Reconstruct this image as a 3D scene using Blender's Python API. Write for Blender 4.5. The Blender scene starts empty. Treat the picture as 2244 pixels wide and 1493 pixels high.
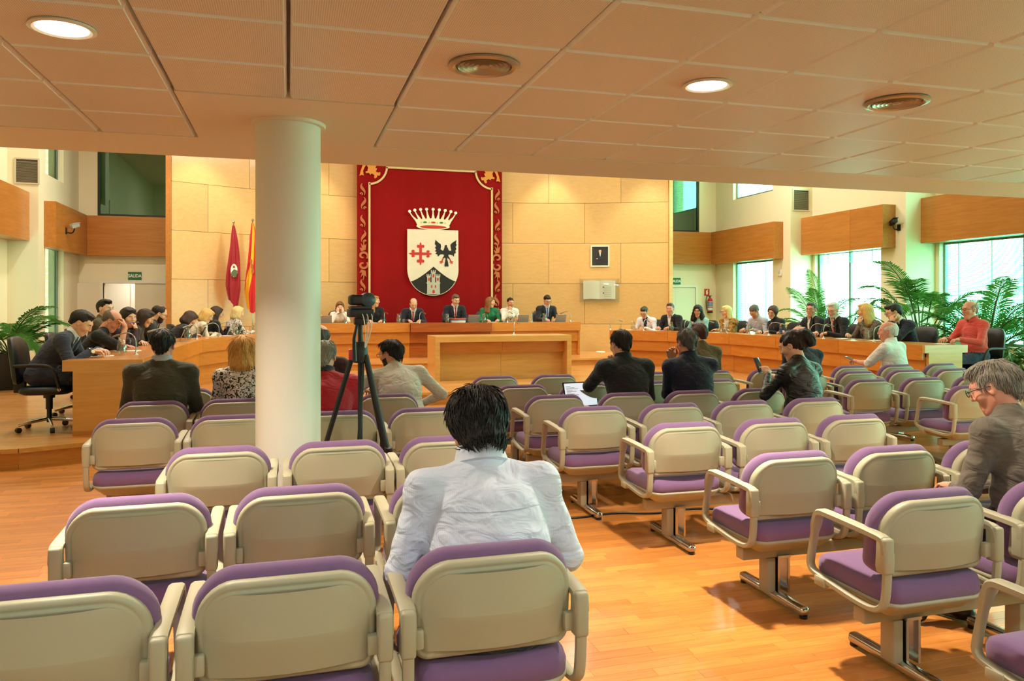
import bpy, bmesh, math, random, zlib
import numpy as np
from mathutils import Vector, Matrix

random.seed(7); np.random.seed(7)
SC = bpy.context.scene
COL = SC.collection
R = math.radians

# ------------------------------------------------------------------ camera
EYE = 1.58
YAW = math.atan(490 / 1697)          # the room's long axis lies this far left of the lens axis
cam_d = bpy.data.cameras.new('camera'); cam = bpy.data.objects.new('camera', cam_d); COL.objects.link(cam)
cam.location = (0, 0, EYE); cam.rotation_euler = (R(90), 0, -YAW)
cam_d.sensor_width = 36; cam_d.lens = 1697 / 2244 * 36
cam_d.shift_y = -76.5 / 2244; cam_d.clip_start = .05; cam_d.clip_end = 200
SC.camera = cam

# ------------------------------------------------------------------ colour management, world, lamps
SC.view_settings.view_transform = 'Standard'; SC.view_settings.look = 'None'
SC.view_settings.gamma = 1; SC.view_settings.exposure = 0.0
SC.view_settings.use_curve_mapping = False
SC.cycles.use_denoising = True
SC.cycles.use_adaptive_sampling = True; SC.cycles.adaptive_threshold = .03
SC.cycles.max_bounces = 8; SC.cycles.diffuse_bounces = 4; SC.cycles.glossy_bounces = 3
SC.cycles.transmission_bounces = 6; SC.cycles.transparent_max_bounces = 12
SC.cycles.sample_clamp_indirect = 4; SC.cycles.caustics_reflective = False; SC.cycles.caustics_refractive = False
W = bpy.data.worlds.new('sky'); SC.world = W; W.use_nodes = True
bg = W.node_tree.nodes['Background']; bg.inputs[0].default_value = (.80, 1.0, .92, 1); bg.inputs[1].default_value = 15.0

def lamp(name, kind, loc, power, color, size=.3, target=None, cone=70, blend=.5):
    l = bpy.data.lights.new(name, kind); l.energy = power; l.color = color
    if kind == 'AREA': l.shape = 'DISK'; l.size = size
    else: l.shadow_soft_size = size
    if kind == 'SPOT': l.spot_size = R(cone); l.spot_blend = blend
    o = bpy.data.objects.new(name, l); COL.objects.link(o); o.location = loc
    if target is not None:
        o.rotation_euler = (Vector(target) - Vector(loc)).to_track_quat('-Z', 'Y').to_euler()
    return o
WARM = (1, .86, .66); WARM2 = (1, .93, .82)
# halogen floods on the high hall ceiling, aimed back over the audience and the desks
for x, p in ((-1.6, 1300), (2.7, 600), (6.6, 500)):
    lamp('hall_flood', 'SPOT', (x, 9.6, 6.0), p, WARM, .09, (x + .1, 3.6, 0), 62, .7)
for x, y in ((-3.0, 10.2), (-1.2, 13.2), (3.7, 13.5), (8.6, 13.2), (1.2, 16.4), (6.2, 16.4), (-3.0, 16.5), (10.3, 16.5), (3.7, 9.5)):
    lamp('hall_downlight', 'AREA', (x, y, 6.35), 112, WARM2, .5, (x, y, 0))
for x, y in ((.6, 19.0), (6.7, 19.0), (-1.7, 18.0), (9.0, 18.0)):
    lamp('wall_washer', 'SPOT', (x, y, 6.1), 270, WARM, .08, (x, y + .75, 2.0), 62, .6)

# ------------------------------------------------------------------ small mesh kit
def lin(h):
    h = h.lstrip('#'); v = [int(h[i:i + 2], 16) / 255 for i in (0, 2, 4)]
    return tuple(c / 12.92 if c <= .04045 else ((c + .055) / 1.055) ** 2.4 for c in v) + (1,)

class MB:
    def __init__(s): s.v = []; s.f = []; s.m = []
    def add(s, v, f, m=0, M=None):
        n = len(s.v)
        if M is not None: v = [tuple(M @ Vector(p)) for p in v]
        s.v += [tuple(p) for p in v]; s.f += [tuple(i + n for i in q) for q in f]; s.m += [m] * len(f)
        return s
    def box(s, x0, x1, y0, y1, z0, z1, m=0, M=None):
        v = [(x, y, z) for z in (z0, z1) for y in (y0, y1) for x in (x0, x1)]
        return s.add(v, [(0, 2, 3, 1), (4, 5, 7, 6), (0, 1, 5, 4), (1, 3, 7, 5), (3, 2, 6, 7), (2, 0, 4, 6)], m, M)
    def rbox(s, x0, x1, y0, y1, z0, z1, r=.01, seg=2, m=0, M=None):
        bm = bmesh.new(); bmesh.ops.create_cube(bm, size=1)
        for q in bm.verts: q.co = Vector(((x0 + x1) / 2 + q.co.x * (x1 - x0), (y0 + y1) / 2 + q.co.y * (y1 - y0), (z0 + z1) / 2 + q.co.z * (z1 - z0)))
        bmesh.ops.bevel(bm, geom=bm.edges[:], offset=r, segments=seg, profile=.5, affect='EDGES')
        bm.verts.index_update(); v = [q.co[:] for q in bm.verts]; f = [[q.index for q in p.verts] for p in bm.faces]; bm.free()
        return s.add(v, f, m, M)
    def prism(s, poly, a, b, M=None, m=0):          # polygon in local xy, extruded a..b along local z
        n = len(poly); v = [(x, y, a) for x, y in poly] + [(x, y, b) for x, y in poly]
        ar = sum(poly[i][0] * poly[(i + 1) % n][1] - poly[(i + 1) % n][0] * poly[i][1] for i in range(n))
        up = tuple(range(n, 2 * n)); dn = tuple(range(n - 1, -1, -1))
        f = [dn, up] + [(i, (i + 1) % n, n + (i + 1) % n, n + i) for i in range(n)]
        if ar * (b - a) < 0: f = [tuple(reversed(q)) for q in f]
        return s.add(v, f, m, M)
    def rings(s, rings, cap0=True, cap1=True, m=0, M=None, closed=True):
        k = len(rings[0]); v = [p for r in rings for p in r]; f = []
        for i in range(len(rings) - 1):
            for j in range(k if closed else k - 1):
                a = i * k + j; b = i * k + (j + 1) % k; f.append((a, b, b + k, a + k))
        if cap0: f.append(tuple(range(k - 1, -1, -1)))
        if cap1: f.append(tuple(range((len(rings) - 1) * k, len(rings) * k)))
        return s.add(v, f, m, M)
    def tube(s, path, r, n=8, m=0, M=None, closed=False, cap=True):
        P = [Vector(p) for p in path]; N = len(P); rr = r if isinstance(r, (list, tuple)) else [r] * N
        out = []; ref = None
        for i, p in enumerate(P):
            a = P[i - 1] if (i or closed) else P[0]; b = P[(i + 1) % N] if (i < N - 1 or closed) else P[-1]
            t = (b - a).normalized() if (b - a).length > 1e-9 else Vector((0, 0, 1))
            if ref is None: ref = Vector((0, 0, 1)) if abs(t.z) < .9 else Vector((1, 0, 0))
            u = (ref - t * ref.dot(t)); u = u.normalized() if u.length > 1e-6 else t.orthogonal().normalized(); ref = u
            w = t.cross(u)
            out.append([tuple(p + (u * math.cos(2 * math.pi * j / n) + w * math.sin(2 * math.pi * j / n)) * rr[i]) for j in range(n)])
        if closed: return s.rings(out + [out[0]], False, False, m, M)
        return s.rings(out, cap, cap, m, M)
    def lathe(s, prof, n=20, m=0, M=None, cap0=True, cap1=True):
        return s.rings([[(r * math.cos(2 * math.pi * j / n), r * math.sin(2 * math.pi * j / n), z) for j in range(n)] for r, z in prof], cap0, cap1, m, M)
    def rect(s, x0, x1, z0, z1, t, d0, d1, ax=1):      # rectangular frame whose members butt, depth d0..d1
        for a in ((x0, x1, z0, z0 + t), (x0, x1, z1 - t, z1), (x0, x0 + t, z0 + t, z1 - t), (x1 - t, x1, z0 + t, z1 - t)):
            if ax == 1: s.box(a[0], a[1], d0, d1, a[2], a[3])
            else: s.box(d0, d1, a[0], a[1], a[2], a[3])
        return s
    def mesh(s, name, mats, smooth=35):
        me = bpy.data.meshes.new(name); me.from_pydata(s.v, [], s.f)
        for mt in (mats if isinstance(mats, (list, tuple)) else [mats]): me.materials.append(mt)
        me.polygons.foreach_set('material_index', s.m)
        if smooth: me.shade_smooth(); me.set_sharp_from_angle(angle=R(smooth))
        return me
    def build(s, name, mats, parent=None, smooth=35, loc=None, rz=0):
        return obj(name, s.mesh(name, mats, smooth), parent, loc, rz)

def obj(name, me, parent=None, loc=None, rz=0):
    o = bpy.data.objects.new(name, me); COL.objects.link(o)
    if parent is not None: o.parent = parent
    if loc is not None: o.location = loc
    if rz: o.rotation_euler = (0, 0, rz)
    return o
def tag(o, label=None, cat=None, group=None, kind=None):
    for k, v in (('label', label), ('category', cat), ('group', group), ('kind', kind)):
        if v: o[k] = v
    return o
def thing(name, label, cat, loc=(0, 0, 0), rz=0, group=None):
    return tag(obj(name, None, None, loc, rz), label, cat, group)
def struct(o): o['kind'] = 'structure'; return o
def copy_tree(o, parent=None):
    c = o.copy(); COL.objects.link(c); c.parent = parent
    for ch in o.children: copy_tree(ch, c)
    return c
def T(x=0, y=0, z=0, rz=0, rx=0, ry=0, s=1):
    return Matrix.Translation((x, y, z)) @ Matrix.Rotation(rz, 4, 'Z') @ Matrix.Rotation(ry, 4, 'Y') @ Matrix.Rotation(rx, 4, 'X') @ Matrix.Scale(s, 4)
def chaikin(p, it=2, closed=True):
    for _ in range(it):
        q = []; n = len(p)
        for i in range(n if closed else n - 1):
            a, b = p[i], p[(i + 1) % n]
            q.append(tuple(.75 * x + .25 * y for x, y in zip(a, b))); q.append(tuple(.25 * x + .75 * y for x, y in zip(a, b)))
        p = q if closed else [p[0]] + q + [p[-1]]
    return p

# ------------------------------------------------------------------ materials
MATS = {}
def mat(name, col, rough=.6, metal=0, spec=.5, bump=0, bscale=200, var=0, vscale=8, alpha=None, trans=0, emit=None, estr=0, coat=0, sheen=0):
    if name in MATS: return MATS[name]
    m = bpy.data.materials.new(name); m.use_nodes = True; nt = m.node_tree; b = nt.nodes['Principled BSDF']
    c = lin(col) if isinstance(col, str) else col
    b.inputs['Base Color'].default_value = c; b.inputs['Roughness'].default_value = rough; b.inputs['Metallic'].default_value = metal
    b.inputs['Specular IOR Level'].default_value = spec; b.inputs['Coat Weight'].default_value = coat; b.inputs['Sheen Weight'].default_value = sheen
    b.inputs['Transmission Weight'].default_value = trans
    if emit: b.inputs['Emission Color'].default_value = lin(emit) if isinstance(emit, str) else emit; b.inputs['Emission Strength'].default_value = estr
    if var or bump:
        tc = nt.nodes.new('ShaderNodeTexCoord')
    if var:
        n = nt.nodes.new('ShaderNodeTexNoise'); n.inputs['Scale'].default_value = vscale; n.inputs['Detail'].default_value = 4
        nt.links.new(tc.outputs['Object'], n.inputs['Vector'])
        mx = nt.nodes.new('ShaderNodeMix'); mx.data_type = 'RGBA'
        mx.inputs[6].default_value = tuple(x * (1 - var) for x in c[:3]) + (1,); mx.inputs[7].default_value = tuple(min(1, x * (1 + var)) for x in c[:3]) + (1,)
        nt.links.new(n.outputs['Fac'], mx.inputs[0]); nt.links.new(mx.outputs[2], b.inputs['Base Color'])
    if bump:
        n = nt.nodes.new('ShaderNodeTexNoise'); n.inputs['Scale'].default_value = bscale; n.inputs['Detail'].default_value = 3
        nt.links.new(tc.outputs['Object'], n.inputs['Vector'])
        bp = nt.nodes.new('ShaderNodeBump'); bp.inputs['Strength'].default_value = bump; bp.inputs['Distance'].default_value = .01
        nt.links.new(n.outputs['Fac'], bp.inputs['Height']); nt.links.new(bp.outputs[0], b.inputs['Normal'])
    MATS[name] = m; return m

def wood(name, c1, c2, stretch=(1, 12, 12), scale=3, rough=.35, coat=.15, rnd=.25, spec=.4):
    m = bpy.data.materials.new(name); m.use_nodes = True; nt = m.node_tree; N = nt.nodes; L = nt.links; b = N['Principled BSDF']
    tc = N.new('ShaderNodeTexCoord'); mp = N.new('ShaderNodeMapping'); mp.inputs['Scale'].default_value = stretch
    oi = N.new('ShaderNodeObjectInfo'); gi = N.new('ShaderNodeNewGeometry')
    ad = N.new('ShaderNodeMath'); ad.operation = 'ADD'; L.new(oi.outputs['Random'], ad.inputs[0]); L.new(gi.outputs['Random Per Island'], ad.inputs[1])
    fr = N.new('ShaderNodeMath'); fr.operation = 'FRACT'; L.new(ad.outputs[0], fr.inputs[0])
    ml = N.new('ShaderNodeMath'); ml.operation = 'MULTIPLY'; ml.inputs[1].default_value = 37; L.new(fr.outputs[0], ml.inputs[0])
    va = N.new('ShaderNodeVectorMath'); va.operation = 'ADD'; L.new(tc.outputs['Object'], va.inputs[0]); L.new(ml.outputs[0], va.inputs[1])
    L.new(va.outputs[0], mp.inputs['Vector'])
    n = N.new('ShaderNodeTexNoise'); n.inputs['Scale'].default_value = scale; n.inputs['Detail'].default_value = 6; n.inputs['Roughness'].default_value = .62; n.inputs['Distortion'].default_value = .6
    L.new(mp.outputs[0], n.inputs['Vector'])
    cr = N.new('ShaderNodeValToRGB'); cr.color_ramp.elements[0].position = .3; cr.color_ramp.elements[1].position = .72
    cr.color_ramp.elements[0].color = lin(c2); cr.color_ramp.elements[1].color = lin(c1); L.new(n.outputs['Fac'], cr.inputs[0])
    hs = N.new('ShaderNodeHueSaturation'); mr = N.new('ShaderNodeMapRange'); mr.inputs[3].default_value = 1 - rnd; mr.inputs[4].default_value = 1 + rnd * .6
    L.new(fr.outputs[0], mr.inputs[0]); L.new(mr.outputs[0], hs.inputs['Value']); L.new(cr.outputs[0], hs.inputs['Color'])
    L.new(hs.outputs[0], b.inputs['Base Color'])
    b.inputs['Roughness'].default_value = rough; b.inputs['Coat Weight'].default_value = coat; b.inputs['Coat Roughness'].default_value = .12; b.inputs['Specular IOR Level'].default_value = spec
    MATS[name] = m; return m

def parquet(name, c1, c2, rough=.3):
    m = bpy.data.materials.new(name); m.use_nodes = True; nt = m.node_tree; N = nt.nodes; L = nt.links; b = N['Principled BSDF']
    tc = N.new('ShaderNodeTexCoord'); br = N.new('ShaderNodeTexBrick')
    br.inputs['Color1'].default_value = lin(c1); br.inputs['Color2'].default_value = lin(c2); br.inputs['Mortar'].default_value = lin('#8a5226')
    br.inputs['Scale'].default_value = 1; br.inputs['Brick Width'].default_value = .45; br.inputs['Row Height'].default_value = .07; br.inputs['Mortar Size'].default_value = .0012
    br.offset = .37; L.new(tc.outputs['Object'], br.inputs['Vector'])
    mp = N.new('ShaderNodeMapping'); mp.inputs['Scale'].default_value = (1.5, 16, 16); L.new(tc.outputs['Object'], mp.inputs['Vector'])
    n = N.new('ShaderNodeTexNoise'); n.inputs['Scale'].default_value = 4; n.inputs['Detail'].default_value = 5; L.new(mp.outputs[0], n.inputs['Vector'])
    hs = N.new('ShaderNodeHueSaturation'); mr = N.new('ShaderNodeMapRange'); mr.inputs[3].default_value = .8; mr.inputs[4].default_value = 1.15
    L.new(n.outputs['Fac'], mr.inputs[0]); L.new(mr.outputs[0], hs.inputs['Value']); L.new(br.outputs['Color'], hs.inputs['Color']); L.new(hs.outputs[0], b.inputs['Base Color'])
    b.inputs['Roughness'].default_value = rough; b.inputs['Coat Weight'].default_value = .25; b.inputs['Coat Roughness'].default_value = .15
    MATS[name] = m; return m

def pane(name, tint, gloss=.12, rough=.02):
    m = bpy.data.materials.new(name); m.use_nodes = True; nt = m.node_tree; N = nt.nodes; L = nt.links
    N.remove(N['Principled BSDF']); o = N['Material Output']
    t = N.new('ShaderNodeBsdfTransparent'); t.inputs[0].default_value = tint
    g = N.new('ShaderNodeBsdfGlossy'); g.inputs['Roughness'].default_value = rough
    x = N.new('ShaderNodeMixShader'); x.inputs[0].default_value = gloss; L.new(t.outputs[0], x.inputs[1]); L.new(g.outputs[0], x.inputs[2]); L.new(x.outputs[0], o.inputs[0])
    MATS[name] = m; return m

M_maple = wood('maple_panel', '#deb074', '#d6a464', (1, 12, 12), 1.6, .32, .2, .10)
M_band = wood('cherry_band', '#c68038', '#ae6a2a', (12, 1, 12), 1.4, .34, .2, .05)
M_bandx = wood('cherry_band_x', '#c68038', '#ae6a2a', (1, 12, 12), 1.4, .34, .2, .05)
M_desk = wood('desk_wood', '#d28a3c', '#be742c', (2, 2, 14), 1.6, .3, .25, .08)
M_deskx = wood('desk_wood_light', '#dfae68', '#cf9a52', (1, 12, 12), 1.6, .3, .25, .06)
M_mahog = wood('mahogany', '#b0602c', '#94481c', (1, 12, 14), 1.8, .25, .4, .05)
M_plank = wood('beech_plank', '#cf8a42', '#b87030', (1.2, 14, 14), 3, .40, .10, .20)
M_plat = parquet('platform_parquet', '#dda05c', '#cb8846')
M_riser = wood('riser_wood', '#cf9048', '#b97a36', (1, 6, 14), 2, .35, .2, .05)
M_wall = mat('wall_paint', '#efe3c4', .7, var=.03, vscale=1.5)
M_white = mat('white_paint', '#ece6d6', .6)
M_door = mat('door_paint', '#e6dcc4', .5)
M_tile = None
M_frame = mat('window_frame', '#7d8a80', .4, .5)
M_dark = mat('dark_gap', '#6b5c4a', .8)
M_black = mat('black_plastic', '#111214', .45)
M_blackf = mat('black_fabric', '#121416', .85, bump=.2, bscale=300)
M_leather = mat('chair_leather', '#0e1413', .45, bump=.15, bscale=120)
M_chrome = mat('chrome', '#d8d8d8', .12, 1)
M_steel = mat('steel', '#a8a8a4', .3, 1)
M_beige = mat('beige_plastic', '#aba88e', .48, bump=.06, bscale=700)
M_beiged = mat('beige_frame', '#a9a48a', .5)
M_beam = mat('beam_paint', '#a79d84', .45)
M_purple = mat('purple_fabric', '#7a5a86', .95, bump=.35, bscale=900, var=.06, vscale=30, sheen=.25)
M_paper = mat('paper', '#efeae0', .8)
M_glass = pane('clear_glass', (.975, .985, .98, 1), .10)
M_water = pane('water', (.97, .98, .98, 1), .08)
M_acryl = pane('acrylic', (.95, .97, .97, 1), .10)
M_pane = pane('window_pane', (.64, .96, .84, 1), .06)
M_panel_ = pane('dimming_pane', (.40, .52, .46, 1), .06)  # darker tint added to dim the daylight seen through the left windows
M_panedk = mat('dark_green_glass', '#0c4a36', .12, coat=.5)
M_green = mat('sign_green', '#0e6b45', .5)
M_signw = mat('sign_white', '#f4f2e6', .6)
M_red = mat('sign_red', '#c22a18', .45)

def text_mesh(txt, size, depth, mt, font_scale_x=1.0, bold=.0):
    cu = bpy.data.curves.new('text', 'FONT'); cu.body = txt; cu.size = size; cu.extrude = depth; cu.offset = bold
    cu.align_x = 'CENTER'; cu.align_y = 'CENTER'; cu.resolution_u = 3
    o = bpy.data.objects.new('text', cu); me = bpy.data.meshes.new_from_object(o)
    bpy.data.objects.remove(o); me.materials.clear(); me.materials.append(mt); me.transform(Matrix.Diagonal((font_scale_x, 1, 1, 1)))
    return me
# ------------------------------------------------------------------ the room shell
AX = 3.69                       # the hall's axis of symmetry
ZC = 2.735                      # low ceiling over the audience
ZH = 6.5                        # high hall ceiling
Z1, Z2 = .20, .36               # platform and dais
YB = 20.6
XL, XL2, XR, XR2, XR3 = -4.8, -5.35, 12.3, 12.95, 13.75
YL1, YR1, YR2 = 17.5, 17.0, 13.86
YN = -2.5

# floor with real planks near the camera
fl = MB().box(XL2 - .3, XR3 + .3, YN, YB + 1, -.12, -.012).build('floor', M_dark, smooth=0); struct(fl)
PW = .07; lens_ = [.34, .42, .50, .58]
def plank_mb(L):
    b = MB(); g = .0004; e = .0006
    v = [(g, g, -.012), (L - g, g, -.012), (L - g, PW - g, -.012), (g, PW - g, -.012),
         (g, g, -e), (L - g, g, -e), (L - g, PW - g, -e), (g, PW - g, -e),
         (g + e, g + e, 0), (L - g - e, g + e, 0), (L - g - e, PW - g - e, 0), (g + e, PW - g - e, 0)]
    f = [(8, 9, 10, 11)] + [(i, (i + 1) % 4, 4 + (i + 1) % 4, 4 + i) for i in range(4)] + [(4 + i, 4 + (i + 1) % 4, 8 + (i + 1) % 4, 8 + i) for i in range(4)]
    return b.add(v, f)
plank_me = {L: plank_mb(L).mesh('plank', M_plank, 0) for L in lens_}
rest = MB(); cand = []
rp = random.Random(3)
y = .9
while y < 13.0:
    x = (-4.6 if y < 8.6 else -2.6) - rp.random() * .5
    xe = 10.6
    while x < xe:
        L = rp.choice(lens_)
        d = x * math.sin(YAW) + y * math.cos(YAW); u = (x + L / 2) * math.cos(YAW) - y * math.sin(YAW)
        cand.append((x, y, L, d, u)); x += L
    y += PW
def in_view(c): return c[3] > 2.25 and abs(c[4] / c[3]) < .69
big = sorted([c for c in cand if in_view(c) and not (c[0] < 1.0 and c[1] < 3.6 and c[0] > -.9)], key=lambda c: c[3])[:300]
bs = set((c[0], c[1]) for c in big)
for c in cand:
    if (c[0], c[1]) in bs:
        obj('plank', plank_me[c[2]], fl, (c[0], c[1], 0))
    else:
        rest.add([(c[0] + p[0], c[1] + p[1], p[2]) for p in plank_mb(c[2]).v], plank_mb(c[2]).f)
tag(rest.build('planking', M_plank, fl, 0), kind='stuff')

# platform (one step) and dais (second step)
plat = [(XL2, 8.5), (-2.5, 8.5), (-1.35, 8.98), (1.6, 12.2), (2 * AX - 1.6, 12.2), (2 * AX + 1.35, 8.98), (2 * AX + 2.5, 8.5), (XR3, 8.5), (XR3, YR2), (XR2, YR2), (XR2, YR1), (XR, YR1), (XR, YB), (XL, YB), (XL, YL1), (XL2, YL1)]
def step(name, poly, z0, z1, edge):
    o = MB().prism(poly, z0, z1 - .03).build(name, M_riser, None, 0); struct(o)
    MB().prism(poly, z1 - .03, z1).build('floorboards', M_plat, o, 0)
    nose = MB()
    for a, b in zip(edge[:-1], edge[1:]):
        dx, dy = b[0] - a[0], b[1] - a[1]; L = math.hypot(dx, dy); nx, ny = dy / L * .025, -dx / L * .025
        nose.prism([a, b, (b[0] + nx, b[1] + ny), (a[0] + nx, a[1] + ny)], z1 - .042, z1 + .001)
    nose.build('nosing', M_deskx, o, 0)
    MB().add([], []).v
    sk = MB()
    for a, b in zip(edge[:-1], edge[1:]):
        dx, dy = b[0] - a[0], b[1] - a[1]; L = math.hypot(dx, dy); nx, ny = dy / L * .012, -dx / L * .012
        sk.prism([a, b, (b[0] + nx, b[1] + ny), (a[0] + nx, a[1] + ny)], z0, z0 + .045)
    sk.build('skirting', M_riser, o, 0)
    return o
step('floor_platform', plat, .0, Z1, plat[:8])
dais = [(AX - 4.4, 16.75), (AX + 4.4, 16.75), (AX + 4.4, YB - 1.6), (AX + 3, YB - .3), (AX - 3, YB - .3), (AX - 4.4, YB - 1.6)]
step('floor_dais', dais, Z1, Z2, dais[:2])

# low ceiling: slab, plain margins, separate perforated tiles
def tile_material():
    m = bpy.data.materials.new('perforated_tile'); m.use_nodes = True; nt = m.node_tree; N = nt.nodes; L = nt.links; b = N['Principled BSDF']
    tc = N.new('ShaderNodeTexCoord'); sx = N.new('ShaderNodeSeparateXYZ'); L.new(tc.outputs['Object'], sx.inputs[0])
    s = []
    for ax in (0, 1):
        a = N.new('ShaderNodeMath'); a.operation = 'MULTIPLY'; a.inputs[1].default_value = 2 * math.pi / .009; L.new(sx.outputs[ax], a.inputs[0])
        c = N.new('ShaderNodeMath'); c.operation = 'SINE'; L.new(a.outputs[0], c.inputs[0]); s.append(c)
    p = N.new('ShaderNodeMath'); p.operation = 'ADD'; L.new(s[0].outputs[0], p.inputs[0]); L.new(s[1].outputs[0], p.inputs[1])
    g = N.new('ShaderNodeMath'); g.operation = 'GREATER_THAN'; g.inputs[1].default_value = .95; L.new(p.outputs[0], g.inputs[0])
    mx = N.new('ShaderNodeMix'); mx.data_type = 'RGBA'; mx.inputs[6].default_value = lin('#e9ddcc'); mx.inputs[7].default_value = lin('#a89884'); L.new(g.outputs[0], mx.inputs[0])
    L.new(mx.outputs[2], b.inputs['Base Color']); b.inputs['Roughness'].default_value = .42; MATS['tile'] = m; return m
M_tile = tile_material(); M_tileedge_lit = mat('tile_edge_lit', '#fbf8f2', .35)  # tile edges painted whiter to stand in for the light they catch
M_ceil = mat('ceiling_plaster', '#ead9be', .6)
YE = 6.45
ce = MB().box(XL2 - .2, XR3 + .2, YN, YE, ZC + .10, ZC + .35).build('ceiling', M_ceil, smooth=0); struct(ce)
YF = 5.70; GX = .008
# plain plaster margin flush with the tiles
mg = MB().box(XL2 - .2, XR3 + .2, YF + GX, YE, ZC, ZC + .1).box(-.6 + GX, .6 - GX, 4.5 + GX, YF + GX, ZC, ZC + .1)
mg.build('plaster_margin', M_ceil, ce, 0)
MB().box(XL2 - .2, XR3 + .2, YE, YE + .04, ZC + .012, ZC + .36).build('edge_fascia', mat('fascia', '#8d7a60', .6), ce, 0)
def tile_mb(e=.011, d=.020):
    t = .3 - GX; b = MB()
    v = [(-t, -t, .05), (t, -t, .05), (t, t, .05), (-t, t, .05), (-t, -t, d), (t, -t, d), (t, t, d), (-t, t, d), (-t + e, -t + e, 0), (t - e, -t + e, 0), (t - e, t - e, 0), (-t + e, t - e, 0)]
    f = [(11, 10, 9, 8)]; b.add(v, f, 0)
    f2 = [(4 + i, 8 + i, 8 + (i + 1) % 4, 4 + (i + 1) % 4) for i in range(4)] + [(i, 4 + i, 4 + (i + 1) % 4, (i + 1) % 4) for i in range(4)]
    n = len(b.v) - 12; b.f += f2; b.m += [1] * 8
    return b
tile_me = tile_mb().mesh('ceiling_tile', [M_tile, M_tileedge_lit], 0)
cells = []
for i in range(-8, 22):
    for j in range(-8, 10):
        cx, cy = .3 + .6 * i, 5.4 - .6 * j
        if cy > YF: continue
        if cy < .4 or cx < XL2 or cx > XR3: continue
        if abs(cx) < .6 and cy > 4.5: continue
        d = cx * math.sin(YAW) + cy * math.cos(YAW); u = cx * math.cos(YAW) - cy * math.sin(YAW)
        if d > 1.2 and abs(u / d) < .95: cells.append((d, cx, cy))
cells.sort(); shown = set()
for d, cx, cy in cells[:300]:
    obj('ceiling_tile', tile_me, ce, (cx, cy, ZC)); shown.add((cx, cy))
# lamps and diffusers set into the ceiling
M_lampglow = mat('lamp_diffuser', '#fff6e4', .5, emit=(1, .86, .66, 1), estr=14)
def downlight(x, y, label):
    t = thing('ceiling_light', label, 'ceiling light', (x, y, ZC), 0, 'recessed ceiling downlights')
    MB().lathe([(.098, .0), (.125, -.002), (.128, -.010), (.112, -.014), (.100, -.008), (.096, .03)], 40, cap0=False, cap1=False).build('trim_ring', mat('lamp_ring', '#e6dfd2', .3), t)
    MB().lathe([(.001, -.004), (.098, -.004), (.098, .02)], 32, cap0=True, cap1=False).build('diffuser', M_lampglow, t)
    l = lamp('downlight_or_fill', 'AREA', (x, y, ZC - .03), 62, WARM, .14); l.data.spread = R(112); return t
downlight(-.9, 3.6, 'round glowing downlight in the ceiling above the left seats')
downlight(2.1, 3.6, 'round glowing downlight in the ceiling beside the right air diffuser')
for x, y in ((-.9, -1.2), (2.1, -1.2), (5.1, -1.2), (-.9, .6), (2.1, .6), (5.1, .6), (5.1, 3.6), (8.1, 3.6)):
    if (x, y) == (5.1, 3.6) or x > 7: downlight(x, y, 'downlight beyond the right edge of the view' if x < 7 else 'downlight far beyond the right edge of the view')
    else: lamp('downlight_or_fill', 'AREA', (x, y, ZC - .03), 26, (.97, 1, .95), .2)  # unseen neutral fill lamps added near the camera to brighten the foreground
def diffuser(x, y, label):
    t = thing('air_diffuser', label, 'air vent', (x, y, ZC), 0, 'round ceiling air diffusers')
    MB().lathe([(.13, .0), (.17, -.004), (.172, -.014), (.15, -.02), (.135, -.012), (.13, .05)], 40, cap0=False, cap1=False).build('outer_ring', mat('vent_metal', '#b9a88c', .3, .6), t)
    MB().lathe([(.001, .03), (.13, .03)], 32, cap1=False).build('plenum', M_black, t)
    for r in (.115, .092, .069, .046):
        MB().lathe([(r + .008, -.012), (r + .010, -.016), (r - .006, .012), (r - .008, .010)], 32, cap0=False, cap1=False).build('cone_ring', MATS['vent_metal'], t)
    MB().lathe([(.001, -.018), (.024, -.012), (.026, .0), (.02, .01)], 24).build('centre_cap', MATS['vent_metal'], t)
diffuser(.9, 3.6, 'round slotted air diffuser in the ceiling above the middle aisle')
diffuser(3.3, 3.6, 'round slotted air diffuser in the ceiling right of the downlight')

# column
co = MB().lathe([(.2, 0), (.2, ZC)], 64, cap0=False, cap1=False).build('column', mat('column_paint', '#e6e4d6', .45, bump=.05, bscale=150), None, 60, (0, 5.13, 0)); struct(co)
MB().lathe([(.2, -.022), (.228, -.022), (.232, -.016), (.232, 0)], 64, cap0=False, cap1=False).build('collar', mat('collar_paint', '#e2d2b8', .4), co, loc=(0, 0, ZC))
MB().lathe([(.2, 0), (.207, 0), (.207, .06), (.2, .065)], 64, cap0=False, cap1=False).build('base_ring', M_steel, co)

# high hall ceiling, upstand above the low ceiling, rear and side walls
struct(MB().box(XL2 - .3, XR3 + .3, YE, YB + .3, ZH, ZH + .2).build('ceiling_hall', M_ceil, smooth=0))
struct(MB().box(XL2 - .3, XR3 + .3, YE + .04, YE + .2, ZC + .35, ZH).build('wall_upstand', M_wall, smooth=0))
struct(MB().box(XL2 - .3, XR3 + .3, YN - .2, YN, 0, ZC + .3).build('wall_rear', M_wall, smooth=0))

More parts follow.
